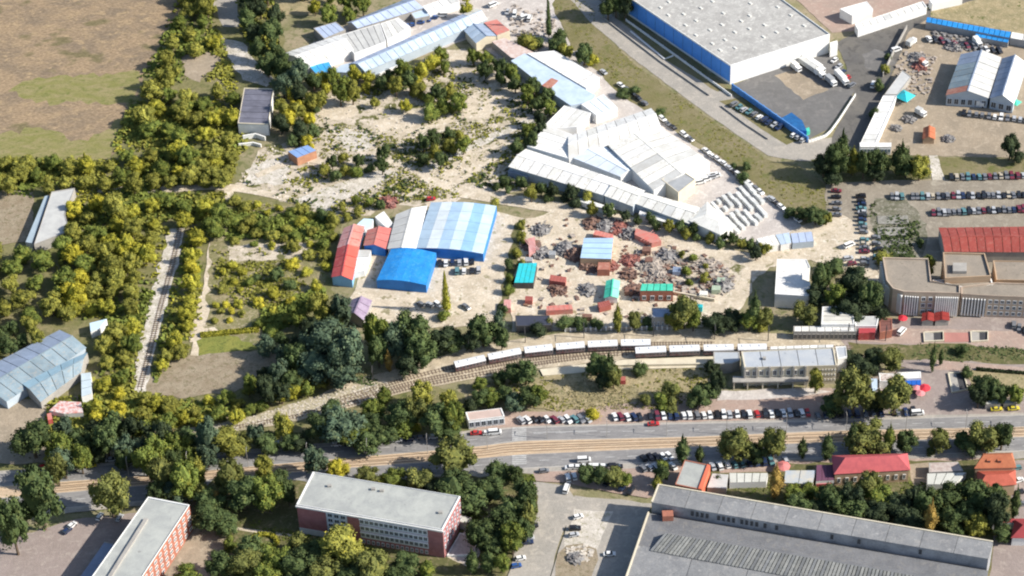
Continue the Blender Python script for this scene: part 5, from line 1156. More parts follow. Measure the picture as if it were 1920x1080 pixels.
# hedges: long clipped masses as single things
def hedge(label, px, w, h, colr, cat='hedge'):
    ln = smooth_line(px, 6); rs = random.Random(3); t = thing('hedge', label, cat, g2(ln[len(ln) // 2], 0)); V = []; F = []
    tot = sum((b - a).length for a, b in zip(ln, ln[1:])); nn = int(tot * w * h * 6) + 200
    for _ in range(min(nn, 5000)):
        i = rs.randrange(len(ln) - 1); p = ln[i].lerp(ln[i + 1], rs.random()); a = rs.uniform(0, PI); rr = rs.uniform(.85, 1.1)
        p = p + (offs([ln[i], ln[i + 1]], 1)[0] - ln[i]) * math.cos(a) * w / 2 * rr + Vector((0, 0, math.sin(a) * h * rr))
        u = Vector((rs.gauss(0, 1), rs.gauss(0, 1), rs.gauss(0, 1))).normalized() * .38; v = u.cross(Vector((rs.gauss(0, 1), rs.gauss(0, 1), rs.gauss(0, 1)))).normalized() * .3
        b = len(V); V += [p + u, p + v, p - u, p - v]; F += [[b, b + 1, b + 2], [b, b + 2, b + 3]]
    ob('foliage', mesh('foliage', [v - t.location for v in V], F, LEAF[colr]), t)
    mb = MB(); wallstrip(mb, ln, w * .7, 0, h * .8); mb.build('inner_growth', LEAF[colr], t)
ring = [(495 + 24 * math.cos(a), 1018 + 14 * math.sin(a)) for a in [2 * PI * i / 12 for i in range(13)]]
hedge('clipped green ring hedge round a flower bed in the school garden', ring, 2.2, 1.6, 'lime')
hedge('straight dark hedge along the plaza under the old railway strip', [(1830, 694), (1900, 700), (2000, 706)], 1.5, 1.4, 'black')
hedge('long clipped yellow green hedge on the upper side of the meadow plot', [(376, 630), (430, 625), (486, 620)], 3, 1.5, 'lime')

# ------------------------------------------------------------------ ground cover and clutter too many to count
def scatter(name, polys, n, size, m, seed, flat_=.5, quads=5, up=.3, pb=1.0):
    rs = random.Random(seed); V = []; F = []
    for poly, share in polys:
        xs = [p[0] for p in poly]; ys = [p[1] for p in poly]; k = 0; tries = 0
        while k < n * share and tries < n * 12:
            tries += 1; q = (rs.uniform(min(xs), max(xs)), rs.uniform(min(ys), max(ys)))
            if not inside(q, poly) or (blocked(q) and rs.random() < pb): continue
            c = P(*q)
            if noise.noise(c * .035 + Vector((seed, 0, 0))) < rs.uniform(-.15, .28): continue
            k += 1; s_ = rs.uniform(*size)
            for _ in range(quads):
                p = c + Vector((rs.uniform(-s_, s_), rs.uniform(-s_, s_), rs.uniform(.1, s_ * up * 2)))
                u = Vector((rs.gauss(0, 1), rs.gauss(0, 1), rs.gauss(0, flat_))).normalized() * s_ * .6
                v = u.cross(Vector((rs.gauss(0, .5), rs.gauss(0, .5), 1))).normalized() * s_ * .5
                b = len(V); V += [p + u, p + v, p - u, p - v]; F += [[b, b + 1, b + 2], [b, b + 2, b + 3]]
    o = ob(name, mesh(name, V, F, m)); o['kind'] = 'stuff'; return o
WST = [(590, 195), (640, 172), (760, 150), (870, 100), (960, 120), (1050, 195), (985, 255), (960, 300), (990, 350), (900, 365), (760, 380), (640, 410), (560, 385), (445, 345), (500, 275), (580, 262)]
WOOD1 = [(-60, 300), (205, 300), (262, 160), (300, 90), (345, -20), (520, -20), (520, 200), (440, 300), (430, 350), (425, 385), (392, 470), (380, 560), (350, 660), (270, 740), (480, 770), (280, 810), (90, 870), (100, 600), (130, 380), (-60, 350)]
def stuffm(name, k): return LEAF[k]
scatter('undergrowth', [(WOOD1, 1)], 3600, (.8, 2.2), LEAF['olive'], 1)
scatter('undergrowth', [(WOOD1, 1)], 2600, (.8, 2.2), LEAF['green'], 2)
scatter('undergrowth', [(WOOD1, 1)], 900, (.7, 1.6), LEAF['lime'], 3)
scatter('weeds', [(WST, 1)], 1700, (.3, 1.0), LEAF['olive'], 14, quads=4, pb=.78)
scatter('weeds', [(WST, 1)], 420, (.5, 1.5), LEAF['olive'], 4)
scatter('weeds', [(WST, 1)], 420, (.5, 1.6), LEAF['dark'], 5, pb=.9)
DRY = [(870, 722), (1020, 706), (1160, 695), (1338, 690), (1338, 742), (1250, 768), (1040, 772), (950, 752)]
scatter('dry_weeds', [(DRY, 1)], 1500, (.3, .8), mat('straw_leaves', (.30, .25, .13), (.20, .18, .09), 4, vary=0), 6)
scatter('weeds', [(DRY, 1)], 500, (.4, 1.0), LEAF['olive'], 7)
scatter('weeds', [([(1592, 645), (1790, 646), (1990, 660), (1990, 690), (1760, 676), (1600, 668)], 1), ([(960, 340), (1100, 360), (1400, 450), (1440, 475), (1380, 462), (1150, 402), (990, 372)], 1), ([(650, 715), (750, 690), (870, 655), (870, 665), (700, 725)], .3)], 700, (.3, .9), LEAF['dark'], 8)
scatter('garden_weeds', [([(400, 960), (560, 1000), (620, 1010), (900, 1060), (930, 1100), (400, 1100)], 1), ([(1340, 905), (1890, 900), (1890, 1010), (1500, 960)], 1), ([(870, 890), (1000, 895), (1005, 960), (930, 1000), (880, 990)], .6)], 1300, (.4, 1.1), LEAF['green'], 9)
scatter('grass_tufts', [([(1035, 8), (1075, -30), (1180, 112), (1330, 222), (1440, 300), (1548, 345), (1560, 415), (1520, 425), (1350, 292), (1180, 190)], 1)], 900, (.3, .7), LEAF['olive'], 10, up=.15)
def rubble(name, poly, n, size, m, seed):
    rs = random.Random(seed); mb = MB(); xs = [p[0] for p in poly]; ys = [p[1] for p in poly]; k = 0
    while k < n:
        q = (rs.uniform(min(xs), max(xs)), rs.uniform(min(ys), max(ys)))
        if not inside(q, poly): continue
        c = P(*q); k += 1; mb.box((c.x, c.y, 0), rs.uniform(*size), rs.uniform(*size), rs.uniform(*size) * .5, rs.uniform(0, 3), tilt=rs.uniform(-.3, .3))
    o = mb.build(name, m); o['kind'] = 'stuff'
SCR = [(968, 430), (1060, 400), (1200, 435), (1330, 480), (1380, 520), (1330, 600), (1200, 600), (980, 600)]
JUNK = [(1190, 470), (1270, 480), (1340, 490), (1385, 520), (1340, 560), (1290, 560), (1200, 530)]
rubble('scrap_pieces', JUNK, 230, (.5, 2.4), rmat('pale_scrap', (.42, .36, .30), (.24, .21, .19), scale=6), 1)
rubble('scrap_pieces', JUNK, 120, (.6, 2.4), rmat('brown_scrap', (.24, .14, .10), (.13, .09, .08), scale=6), 2)
rubble('scrap_pieces', SCR, 90, (.6, 2.0), rmat('brown_scrap', (.24, .14, .10), (.13, .09, .08)), 3)
rubble('scrap_pieces', SCR, 50, (.5, 2.2), rmat('pale_scrap', (.55, .55, .55), (.36, .40, .46)), 4)
rubble('stones', WST, 350, (.3, 1.1), rmat('pale_stone', (.60, .55, .48), (.45, .40, .34), scale=4), 5)
rubble('track_stones', [(285, 818), (480, 780), (640, 728), (740, 715), (700, 748), (560, 788), (340, 828)], 900, (.3, .9), rmat('pale_stone', (.60, .55, .48), (.45, .40, .34)), 6)
rubble('yard_clutter', [(1745, 60), (1890, 85), (1880, 100), (1800, 98), (1760, 90)], 160, (.4, 2.0), rmat('dark_scrap', (.12, .11, .11), (.30, .29, .28), scale=5), 7)
rubble('yard_clutter', [(1690, 100), (1760, 100), (1740, 180), (1680, 200), (1670, 170)], 150, (.4, 2.0), rmat('pale_scrap', (.55, .55, .55), (.36, .40, .46)), 8)
rubble('compound_clutter', [(945, 5), (1030, 20), (1060, 85), (990, 92), (960, 60)], 160, (.4, 2.0), rmat('pale_scrap', (.55, .55, .55), (.36, .40, .46)), 9)
rubble('bed_stones', [(1060, 1030), (1095, 1022), (1115, 1035), (1100, 1055), (1068, 1052)], 140, (.4, 1.3), rmat('pale_stone', (.60, .55, .48), (.45, .40, .34)), 10)

# scrap heaps: separate countable piles
def heap(label, x, y, r, h, m, n=60, seed=1):
    rs = random.Random(seed + int(x)); c = P(x, y); t = thing('scrap_heap', label, 'scrap heap', c); mb = MB()
    V = [Vector((0, 0, h))]; F = []
    for k in range(1, 4):
        for i in range(12):
            a = 2 * PI * i / 12; rr = r * k / 3 * rs.uniform(.8, 1.2); V.append(Vector((math.cos(a) * rr, math.sin(a) * rr, 0 if k == 3 else h * (1 - k / 3) * rs.uniform(.7, 1.3))))
    for i in range(12):
        j = (i + 1) % 12; F.append([0, 1 + i, 1 + j])
        for k in (0, 1): F.append([1 + 12 * k + i, 13 + 12 * k + i, 13 + 12 * k + j, 1 + 12 * k + j])
    ob('mound', mesh('mound', V, F, m), t)
    for _ in range(n):
        a, rr = rs.uniform(0, 6.3), r * math.sqrt(rs.random()); mb.box((c.x + math.cos(a) * rr, c.y + math.sin(a) * rr, h * (1 - rr / r) * .8), rs.uniform(.5, 2.2), rs.uniform(.3, 1.2), rs.uniform(.2, .8), rs.uniform(0, 3), tilt=rs.uniform(-.5, .5))
    o = mb.build('scrap_piece', m, t); o['kind'] = 'stuff'
SB, SD_ = rmat('brown_scrap', (.2, .1, .1)), rmat('dark_scrap', (.1, .1, .1))
SR = rmat('red_scrap', (.34, .13, .10), (.20, .10, .09), scale=6)
for a in (('dark heap of scrap left of the pale blue canopy', 1062, 468, 5.5, 3, SD_), ('second dark heap just left of the pale blue canopy', 1078, 478, 5, 3.4, SB), ('brown heap along the dirt road above the canopy', 1112, 420, 5, 2.2, SB), ('dark heap along the dirt road above the canopy', 1135, 424, 5.5, 2.5, SD_),
          ('reddish heap at the fence beside the dirt road', 1160, 428, 5, 2.2, SR), ('dark heap at the bend of the dirt road', 1180, 440, 4.5, 2.2, SD_), ('brown heap near the left edge of the scrap yard', 998, 462, 4.5, 2, SB), ('dark heap behind the teal shelter', 1014, 475, 4.5, 2.4, SD_), ('dark heap under the left trees of the scrap yard', 1015, 432, 4.5, 2, SD_),
          ('brown heap below the pale blue canopy', 1105, 500, 4.5, 2, SB), ('red brown heap right of the small brick hut', 1142, 500, 4, 2.2, SR), ('brown heap beside the brick workshop', 1188, 545, 4, 2.4, SB), ('reddish heap right of the pale blue canopy', 1182, 490, 4.5, 2, SR), ('brown heap behind the mint hut', 1178, 515, 4, 2, SB),
          ('bluish dark heap right of the junk yard centre', 1252, 482, 5, 2.4, SD_), ('dark heap at the lower side of the junk yard', 1355, 535, 5, 2.6, SD_), ('dark rubble heap in the middle of the round flower bed', 1078, 1048, 3, 1.4, SD_), ('grey scrap heap in the upper right yard', 1720, 110, 4.5, 2, SD_), ('dark scrap heap below the blue canopy at upper right', 1790, 88, 4.5, 2, SD_),
          ('red scrap bundle in the upper right yard by the lane', 1725, 128, 3.6, 1.8, SR), ('dark heap in front of the orange kiosk in the yard', 1705, 225, 3, 1.4, SD_), ('small dark heap right of the orange kiosk in the yard', 1778, 262, 2.6, 1.4, SD_), ('dark heap on the yard left of the orange kiosk', 1680, 242, 2.4, 1.2, SD_),
          ('dark machine parts heap left of the mint hut', 1100, 545, 4, 2, SD_), ('brown heap below the brown red container', 1045, 545, 4, 1.6, SB), ('pale grey heap in the centre of the junk yard', 1225, 500, 6, 2.6, rmat('pale_scrap', (.5, .5, .5))), ('second pale grey heap nearer the brick workshop', 1235, 518, 5, 2.2, rmat('pale_scrap', (.5, .5, .5))), ('pale heap at the top of the junk yard', 1330, 500, 5, 2, rmat('pale_scrap', (.5, .5, .5))), ('reddish heap by the track above the striped shed', 728, 380, 4.5, 1.8, SR)):
    heap(*a)

scatter('allotment_scrub', [([(385, 385), (430, 375), (560, 388), (628, 415), (612, 500), (600, 560), (520, 640), (490, 655), (385, 610), (395, 500)], 1)], 1000, (.5, 1.6), LEAF['olive'], 15)
scatter('allotment_scrub', [([(430, 375), (560, 388), (630, 415), (612, 450), (430, 450)], 1), ([(480, 500), (612, 495), (600, 560), (500, 640)], 1)], 750, (.8, 2.2), LEAF['green'], 19)
scatter('fallow_scrub', [([(630, 392), (640, 372), (700, 376), (738, 420), (730, 482), (690, 500), (640, 490)], 0), ([(1630, 392), (1640, 374), (1700, 378), (1738, 420), (1730, 482), (1690, 500), (1640, 490)], 1)], 420, (.4, 1.5), LEAF['dark'], 16)
for i in range(4):
    y0 = 405 + i * 22
    flat('old_slab', 'weathered grey concrete slab in the fallow plot, %s from the top' % ['first', 'second', 'third', 'fourth'][i], [(1645, y0), (1702, y0 - 1), (1704, y0 + 14), (1646, y0 + 15)], .35, B_GREY, rmat('weathered_slab', (.30, .29, .26), (.20, .19, .165), scale=6, fine=.3), 'concrete slab', 0, group='old slabs in the fallow plot')
# stacked slab rows at the lower right of the white complex
SLM = rmat('pale_slab', (.66, .66, .62), (.52, .54, .55), vary=.15)
for r in range(7):
    t = thing('slab_row', 'row of pale stacked slabs in the white complex yard, %s row from the left' % ['first', 'second', 'third', 'fourth', 'fifth', 'sixth', 'seventh'][r], 'slab stack', P(1370 + r * 13, 405 - r * 4), group='rows of stacked slabs')
    a, b = P(1334 + r * 10.5, 384 - r * 6.5), P(1392 + r * 9, 446 - r * 7.5)
    if r == 6: b = a.lerp(b, .7)
    rz = math.atan2((b - a).y, (b - a).x); n = 9; me = MB().box((0, 0, 0), (b - a).length / n * .9, 1.6, 1.6); mm = mesh('slab_stack', me.v, me.f, SLM)
    for i in range(n):
        if rnd.random() < .12: continue
        c = a.lerp(b, (i + .5) / n); ob('slab_stack', mm, t, c - t.location, rz + rnd.uniform(-.03, .03), (1, rnd.uniform(.8, 1.1), rnd.uniform(.6, 1.2)))
# ================================================================== vehicles
def car_meshes(kind):
    """x forward; body, glass, roof"""
    L, W_, hb, ht = {'hatch': (4.0, 1.75, .95, 1.5), 'sedan': (4.6, 1.8, .92, 1.45), 'suv': (4.6, 1.9, 1.1, 1.75), 'van': (5.2, 2.0, 1.25, 2.1)}[kind]
    prof = {'hatch': ([-.5, -.48, -.30, .22, .45, .5], [.55, 1, 1, 1, .82, .55]), 'sedan': ([-.5, -.48, -.28, .18, .46, .5], [.6, .98, 1, 1, .80, .5]), 'suv': ([-.5, -.49, -.3, .2, .46, .5], [.6, 1, 1, 1, .86, .6]), 'van': ([-.5, -.49, -.3, .3, .47, .5], [.6, 1, 1, 1, .85, .5])}[kind]
    V = []; F = []; n = 6
    for s_ in (-1, 1):
        for x, k in zip(*prof): V.append(Vector((x * L, s_ * W_ / 2 * (.94 if abs(x) > .47 else 1), .32 + (hb - .32) * k)))
        for x in prof[0][::-1]: V.append(Vector((x * L, s_ * W_ / 2 * (.94 if abs(x) > .47 else 1), .28)))
    m_ = 2 * n
    for i in range(m_): j = (i + 1) % m_; F.append([i, j, m_ + j, m_ + i])
    F += [list(range(m_ - 1, -1, -1)), list(range(m_, 2 * m_))]
    body = mesh('car_body', V, F, LEAF['green'])
    x0, x1, x2, x3 = {'hatch': (-.47, -.38, .08, .26), 'sedan': (-.36, -.24, .08, .24), 'suv': (-.48, -.42, .10, .26), 'van': (-.49, -.47, .22, .36)}[kind]
    def cab(za, zb, ins, sh=0):
        q = []
        for x, z, w in ((x0, za, .92), (x3, za, .92), (x2, zb, .76), (x1, zb, .76)):
            q.append([Vector((x * L, s_ * W_ / 2 * w, z)) for s_ in (-1, 1)])
        V = [p for r in q for p in r]
        F = [[0, 2, 4, 6], [1, 7, 5, 3], [0, 1, 3, 2], [2, 3, 5, 4], [4, 5, 7, 6], [6, 7, 1, 0]]
        return V, F
    V, F = cab(hb - .02, ht - .05, 0); glass = mesh('car_glass', V, F, M_CGLASS)
    mb = MB().slab([(x1 * L, -W_ / 2 * .78, ht), (x2 * L, -W_ / 2 * .78, ht), (x2 * L, W_ / 2 * .78, ht), (x1 * L, W_ / 2 * .78, ht)], .07)
    roof = mesh('car_roof', mb.v, mb.f, LEAF['green'])
    return body, glass, roof, L, W_
V = []; F = []
for s_ in (-.11, .11):
    for i in range(10): a = 2 * PI * i / 10; V.append(Vector((math.cos(a) * .32, s_, math.sin(a) * .32)))
F = [[i, (i + 1) % 10, 10 + (i + 1) % 10, 10 + i] for i in range(10)] + [list(range(10)), list(range(19, 9, -1))]
WHEEL = mesh('wheel', V, F, M_TYRE)
CK = {k: car_meshes(k) for k in ('hatch', 'sedan', 'suv', 'van')}
def paint(n, c): 
    m = mat('car_paint_' + n, c, tuple(v * .95 for v in c), 1, .3, fine=0.02, spec=.6); return m
PAINT = {'white': paint('white', (.74, .74, .73)), 'silver': paint('silver', (.42, .43, .45)), 'grey': paint('grey', (.17, .175, .19)), 'black': paint('black', (.02, .02, .025)),
         'red': paint('red', (.45, .03, .03)), 'blue': paint('blue', (.03, .09, .28)), 'navy': paint('navy', (.02, .035, .09)), 'maroon': paint('maroon', (.17, .03, .05)), 'yellow': paint('yellow', (.60, .50, .05)), 'teal': paint('teal', (.10, .22, .24)), 'beige': paint('beige', (.45, .39, .30))}
KW = {'hatch': 'hatchback', 'sedan': 'saloon car', 'suv': 'tall car', 'van': 'van'}
def ordn(i, n):
    w = ['first', 'second', 'third', 'fourth', 'fifth', 'sixth', 'seventh', 'eighth', 'ninth', 'tenth', 'eleventh', 'twelfth', 'thirteenth', 'fourteenth', 'fifteenth', 'sixteenth', 'seventeenth', 'eighteenth', 'nineteenth', 'twentieth',
         'twenty-first', 'twenty-second', 'twenty-third', 'twenty-fourth', 'twenty-fifth', 'twenty-sixth', 'twenty-seventh', 'twenty-eighth', 'twenty-ninth', 'thirtieth']
    return w[i] if i < len(w) else 'number %d' % (i + 1)
def car(x, y, rz, colr, kind, label, group=None, z=None):
    p = P(x, y); zz = ZL[0] + .02
    t = thing('parked_car', label, 'van' if kind == 'van' else 'car', (p.x, p.y, zz), rz, group)
    body, glass, roof, L, W_ = CK[kind]
    ob('body', body, t, mt=PAINT[colr]); ob('windows', glass, t); ob('roof', roof, t, mt=PAINT[colr])
    for sx in (-.31, .31):
        for sy in (-1, 1): ob('wheel', WHEEL, t, (sx * L, sy * (W_ / 2 - .1), .32))
    return t
MIX = ['white', 'white', 'silver', 'grey', 'black', 'black', 'navy', 'red', 'blue', 'silver', 'maroon', 'teal', 'white', 'beige']
MIXD = ['grey', 'black', 'grey', 'silver', 'white', 'black', 'maroon', 'navy', 'grey', 'teal', 'grey', 'beige', 'black']
def crow(x0, y0, x1, y1, n, ang, where, seed, mix=MIX, group=None, colors=None, skip=.08, frm='left', kinds=('hatch', 'hatch', 'sedan', 'suv')):
    """a row of parked cars; ang: 'perp', 'along' or degrees away from perpendicular"""
    rs = random.Random(seed); a, b = P(x0, y0), P(x1, y1); d = math.atan2((b - a).y, (b - a).x)
    cars = []
    for i in range(n):
        if rs.random() < skip: continue
        u = (i + .5) / n; c = colors[i % len(colors)] if colors else rs.choice(mix)
        off = d if ang == 'along' else d + PI / 2 + (math.radians(ang) if ang != 'perp' else 0)
        cars.append((x0 + (x1 - x0) * u + rs.uniform(-1, 1), y0 + (y1 - y0) * u + rs.uniform(-.8, .8), off + rs.uniform(-.06, .06) + (PI if rs.random() < .4 else 0), c, rs.choice(kinds)))
    cnt = {}
    for c in cars: cnt.setdefault(c[3], []).append(c)
    for c in cars:
        k = cnt[c[3]].index(c); m_ = len(cnt[c[3]])
        lab = ('only %s %s' % (c[3], KW[c[4]])) if m_ == 1 else '%s %s, %s %s from %s' % (c[3], KW[c[4]], ordn(k, m_), c[3], frm)
        car(*c[:4], c[4], lab + ', row ' + where, group)
crow(970, 791, 1108, 789, 11, 35, 'left of the dry lot', 1, colors=['silver', 'white', 'black', 'black', 'white', 'maroon', 'silver', 'white', 'teal', 'grey', 'silver'], group='cars parked along the boulevard', skip=0)
crow(1146, 785, 1206, 785, 5, 20, 'right of the small yellow bush', 2, colors=['white', 'maroon', 'white', 'navy', 'black'], group='cars parked along the boulevard', skip=0)
crow(1213, 784, 1425, 779, 17, 8, 'under the station, left half', 3, colors=['black', 'maroon', 'white', 'navy', 'navy', 'white', 'white', 'grey', 'white', 'white', 'black', 'white', 'silver', 'white', 'black', 'white', 'red'], group='cars parked along the boulevard', skip=0)
crow(1430, 779, 1520, 777, 8, 8, 'under the station, right half', 4, colors=['black', 'white', 'black', 'white', 'silver', 'black', 'white', 'red'], group='cars parked along the boulevard', skip=0)
crow(1525, 782, 1720, 774, 13, 5, 'under the plaza trees', 5, mix=['black', 'navy', 'grey', 'white', 'teal'], group='cars parked along the boulevard')
crow(1778, 335, 1985, 331, 20, 'perp', 'beyond the car park lane', 6, mix=MIXD, group='cars in the right car park')
crow(1668, 372, 1990, 367, 34, 'perp', 'across the middle car park', 7, mix=MIXD, group='cars in the right car park', skip=.05)
crow(1746, 402, 1990, 392, 26, 'perp', 'behind the red market hall', 8, mix=MIXD, group='cars in the right car park', skip=.05)
crow(1614, 368, 1622, 500, 18, 'perp', 'left of the fallow plot', 9, mix=MIXD, group='cars in the right car park', frm='top')
crow(1568, 355, 1568, 412, 5, 'perp', 'at the grass tip', 10, colors=['maroon', 'black', 'grey', 'grey', 'grey'], frm='top', skip=0)
crow(1640, 442, 1648, 500, 5, 'perp', 'just inside the fallow plot edge', 11, mix=MIXD, frm='top')
crow(1372, 196, 1512, 268, 15, 'perp', 'below the blue screen wall', 12, mix=['white', 'white', 'silver', 'black', 'navy', 'grey', 'teal'], group='cars in the bays by the warehouse road', skip=.05)
crow(1560, 110, 1600, 168, 5, 30, 'on the dark apron by the lot', 13, colors=['white', 'silver', 'navy', 'red', 'grey'], frm='top')
crow(1225, 215, 1350, 305, 12, 'along', 'right of the ivory hall', 14, mix=['white', 'silver', 'black', 'grey', 'white'], group='cars along the complex fence', skip=.2)
crow(1350, 305, 1500, 418, 15, 'along', 'along the grass verge', 15, mix=['white', 'silver', 'black', 'grey', 'white'], group='cars along the complex fence', skip=.15)
crow(1080, 100, 1215, 200, 12, 'along', 'by the compound fence', 16, mix=['white', 'silver', 'black', 'grey', 'white'], group='cars along the complex fence', skip=.3)
crow(818, 497, 905, 492, 7, 'perp', 'nearest the striped shed', 17, mix=['white', 'grey', 'black', 'navy', 'silver'])
crow(850, 512, 905, 509, 4, 'perp', 'outer line by the striped shed', 18, colors=['teal', 'white', 'black', 'silver'], skip=0)
crow(1062, 880, 1165, 877, 8, 'along', 'above the small tree block', 19, mix=['white', 'silver', 'white', 'black'])
crow(1200, 862, 1262, 858, 5, 25, 'upper, left of street tree', 20, mix=['white', 'silver', 'black'], skip=0)
crow(1200, 882, 1268, 876, 6, 25, 'lower, left of street tree', 21, mix=['white', 'silver', 'black', 'grey'])
crow(1330, 878, 1480, 866, 11, 10, 'above the tile yard', 22, mix=['white', 'silver', 'navy', 'black', 'teal'])
crow(200, 866, 320, 858, 7, 'along', 'at the left upper kerb', 23, mix=['white', 'silver', 'black'], skip=.2)
crow(620, 838, 870, 818, 11, 'along', 'at the middle upper kerb', 24, mix=['black', 'white', 'navy', 'grey'], skip=.3)
crow(1058, 900, 1082, 896, 2, 'perp', 'at the pink pavement corner', 25, colors=['white', 'white'], skip=0)
crow(1130, 905, 1190, 925, 4, 'perp', 'below the small tree block', 26, mix=['black', 'white', 'navy'])
crow(1800, 214, 1990, 236, 16, 'perp', 'below the pair of grey barns', 27, mix=['silver', 'white', 'black', 'grey', 'teal'], group='cars in the upper right yard')
crow(1895, 610, 1990, 650, 9, 30, 'at the right edge of the plaza', 28, mix=MIXD)
crow(1735, 75, 1880, 100, 12, 40, 'under the long blue canopy roof', 29, mix=['black', 'grey', 'white', 'maroon'])
crow(1890, 535, 1990, 540, 6, 'perp', 'behind the low brown annex', 30, mix=MIXD) if 0 else None
crow(1308, 347, 1345, 330, 4, 70, 'beside the cream office', 31, colors=['white', 'white', 'silver', 'white'], skip=0, kinds=('van',))
crow(930, 20, 1000, 40, 5, 20, 'in the compound top yard', 32, mix=['white', 'silver', 'blue'], kinds=('van', 'hatch'))
crow(735, 60, 850, 25, 8, 60, 'between the compound roofs', 33, mix=['white', 'silver', 'blue', 'grey'], kinds=('van', 'hatch'))
crow(1905, 870, 1915, 960, 4, 20, 'on the lower right lane', 34, mix=MIXD, frm='top')
crow(780, 572, 900, 580, 7, 50, 'in the blue shed yard', 35, mix=['white', 'grey', 'silver', 'black'], skip=.25)
for x, y, a, c, k, l in ((893, 815, .05, 'red', 'sedan', 'red saloon car on the road right below the roadside cabin'), (915, 815, .05, 'white', 'hatch', 'white hatchback on the road just right of the red saloon'), (928, 814, .05, 'white', 'van', 'white van on the road before the crossing'),
                      (1225, 798, .03, 'red', 'sedan', 'red car driving close to the parked row on the boulevard'), (83, 879, .2, 'red', 'hatch', 'red hatchback at the left end of the boulevard'), (172, 876, .15, 'yellow', 'hatch', 'yellow car at the left end of the boulevard'),
                      (345, 862, .1, 'white', 'van', 'white van between the trees on the left boulevard'), (998, 989, .1, 'black', 'suv', 'black car in the side street beside the dark trees'), (992, 1012, .1, 'silver', 'hatch', 'silver car in the side street below the black one'), (989, 1020, .1, 'navy', 'sedan', 'navy car in the side street below the silver one'),
                      (968, 1064, .2, 'blue', 'hatch', 'bright blue car at the bottom of the side street'), (976, 1050, .2, 'white', 'hatch', 'white car just above the bright blue one'), (1078, 994, 0, 'black', 'suv', 'black car alone in the factory yard'), (1143, 1042, 0, 'white', 'sedan', 'white saloon in the factory shadow beside the flower bed'),
                      (1084, 972, .3, 'white', 'hatch', 'white car in the factory yard above the black one'), (1076, 1006, .2, 'silver', 'hatch', 'silver car directly below the black car in the factory yard'), (136, 988, .9, 'white', 'hatch', 'white car at the left corner yard'), (127, 998, .9, 'navy', 'hatch', 'navy car beside the white one in the left corner yard'),
                      (188, 972, 1.2, 'white', 'hatch', 'white car under the big tree above the left corner yard'), (225, 974, 1.2, 'silver', 'hatch', 'silver car in the shade above the dark annex'), (520, 838, .3, 'white', 'van', 'white van parked under trees beside the railway wood'), (1062, 920, 1.3, 'white', 'van', 'white van on the corner above the factory yard'),
                      (1020, 886, .1, 'grey', 'hatch', 'grey car on the pink pavement by the crossing'), (808, 376, .1, 'red', 'hatch', 'small red car on the dirt track behind the striped shed'), (1720, 778, .05, 'white', 'van', 'pale van at the road edge below the plaza tree'), (1868, 770, .05, 'yellow', 'sedan', 'left yellow taxi at the roadside by the pale shelter'), (1900, 769, .05, 'yellow', 'sedan', 'right yellow taxi at the roadside by the pale shelter'),
                      (1690, 625, .9, 'white', 'van', 'white van beside the brown tiled kiosk'), (1637, 162, 1.2, 'white', 'van', 'white van on the dark apron beside the hedge'), (1680, 97, .4, 'white', 'van', 'white van on the apron at the yard wall'), (1592, 463, .5, 'white', 'van', 'white van at the dirt junction beside the fallow plot'), (1590, 488, .2, 'silver', 'suv', 'silver car at the end of the dirt junction'), (1597, 497, .2, 'maroon', 'hatch', 'maroon car below the silver one at the dirt junction'),
                      (925, 12, .6, 'white', 'van', 'white van at the top of the compound next to the yellow green tree'), (985, 36, .5, 'white', 'van', 'white van in the shade by the tall conifer'), (1095, 866, 0.02, 'white', 'van', 'white van waiting on the lower carriageway above the tree block')):
    car(x, y, a, c, k, l)

# trailers and coaches parked in the grey lot, goods trucks
def trailer(label, x0, y0, x1, y1, m, w=2.5, h=3.4, cab=True):
    a, b = P(x0, y0), P(x1, y1); c = (a + b) / 2; L = (b - a).length; rz = math.atan2((b - a).y, (b - a).x); t = thing('lorry', label, 'lorry', (c.x, c.y, ZL[0] + .02), rz)
    q = MB().box((-.8 if cab else 0, 0, .9), L - (3 if cab else .2), w, h - .9); ob('box', mesh('lorry_box', q.v, q.f, m), t)
    if cab:
        q = MB().box((L / 2 - 1.2, 0, .6), 2.0, w * .95, 2.0); ob('cab', mesh('lorry_cab', q.v, q.f, PAINT['white']), t)
        q = MB().box((L / 2 - .18, 0, 1.5), .08, w * .8, .8); ob('windscreen', mesh('windscreen', q.v, q.f, M_CGLASS), t)
    for sx in (-.38, -.25, .38):
        for sy in (-1, 1): ob('wheel', WHEEL, t, (sx * L, sy * (w / 2 - .2), .45), 0, (1.4, 1.4, 1.4))
trailer('long grey white trailer lorry nearest the warehouse front, upper of two', 1503, 112, 1545, 140, W_WHITE)
trailer('second grey trailer lorry below the upper one in the grey lot', 1498, 118, 1535, 143, W_GREYL)
trailer('white lorry behind the curved edge of the grey lot', 1566, 140, 1588, 163, W_WHITE)
trailer('white lorry in the middle of the grey lot', 1530, 138, 1545, 150, W_WARM)
trailer('pale lorry by the concrete slab of the grey lot', 1484, 126, 1500, 138, W_WARM)
trailer('short lorry with dark box near the lot corner', 1548, 150, 1566, 165, W_GREY)
trailer('white lorry parked in front of the grey barns', 1822, 198, 1846, 202, W_WHITE)
trailer('grey lorry beside the teal tent in the yard', 1715, 212, 1735, 222, W_GREYL)
trailer('pale lorry at the top of the upper right yard', 1825, 78, 1838, 92, W_WHITE)
trailer('pale lorry under the yard wall at upper right', 1700, 92, 1715, 80, W_GREYL)
trailer('rusty lorry in the upper right yard', 1722, 120, 1738, 128, R_RUST)

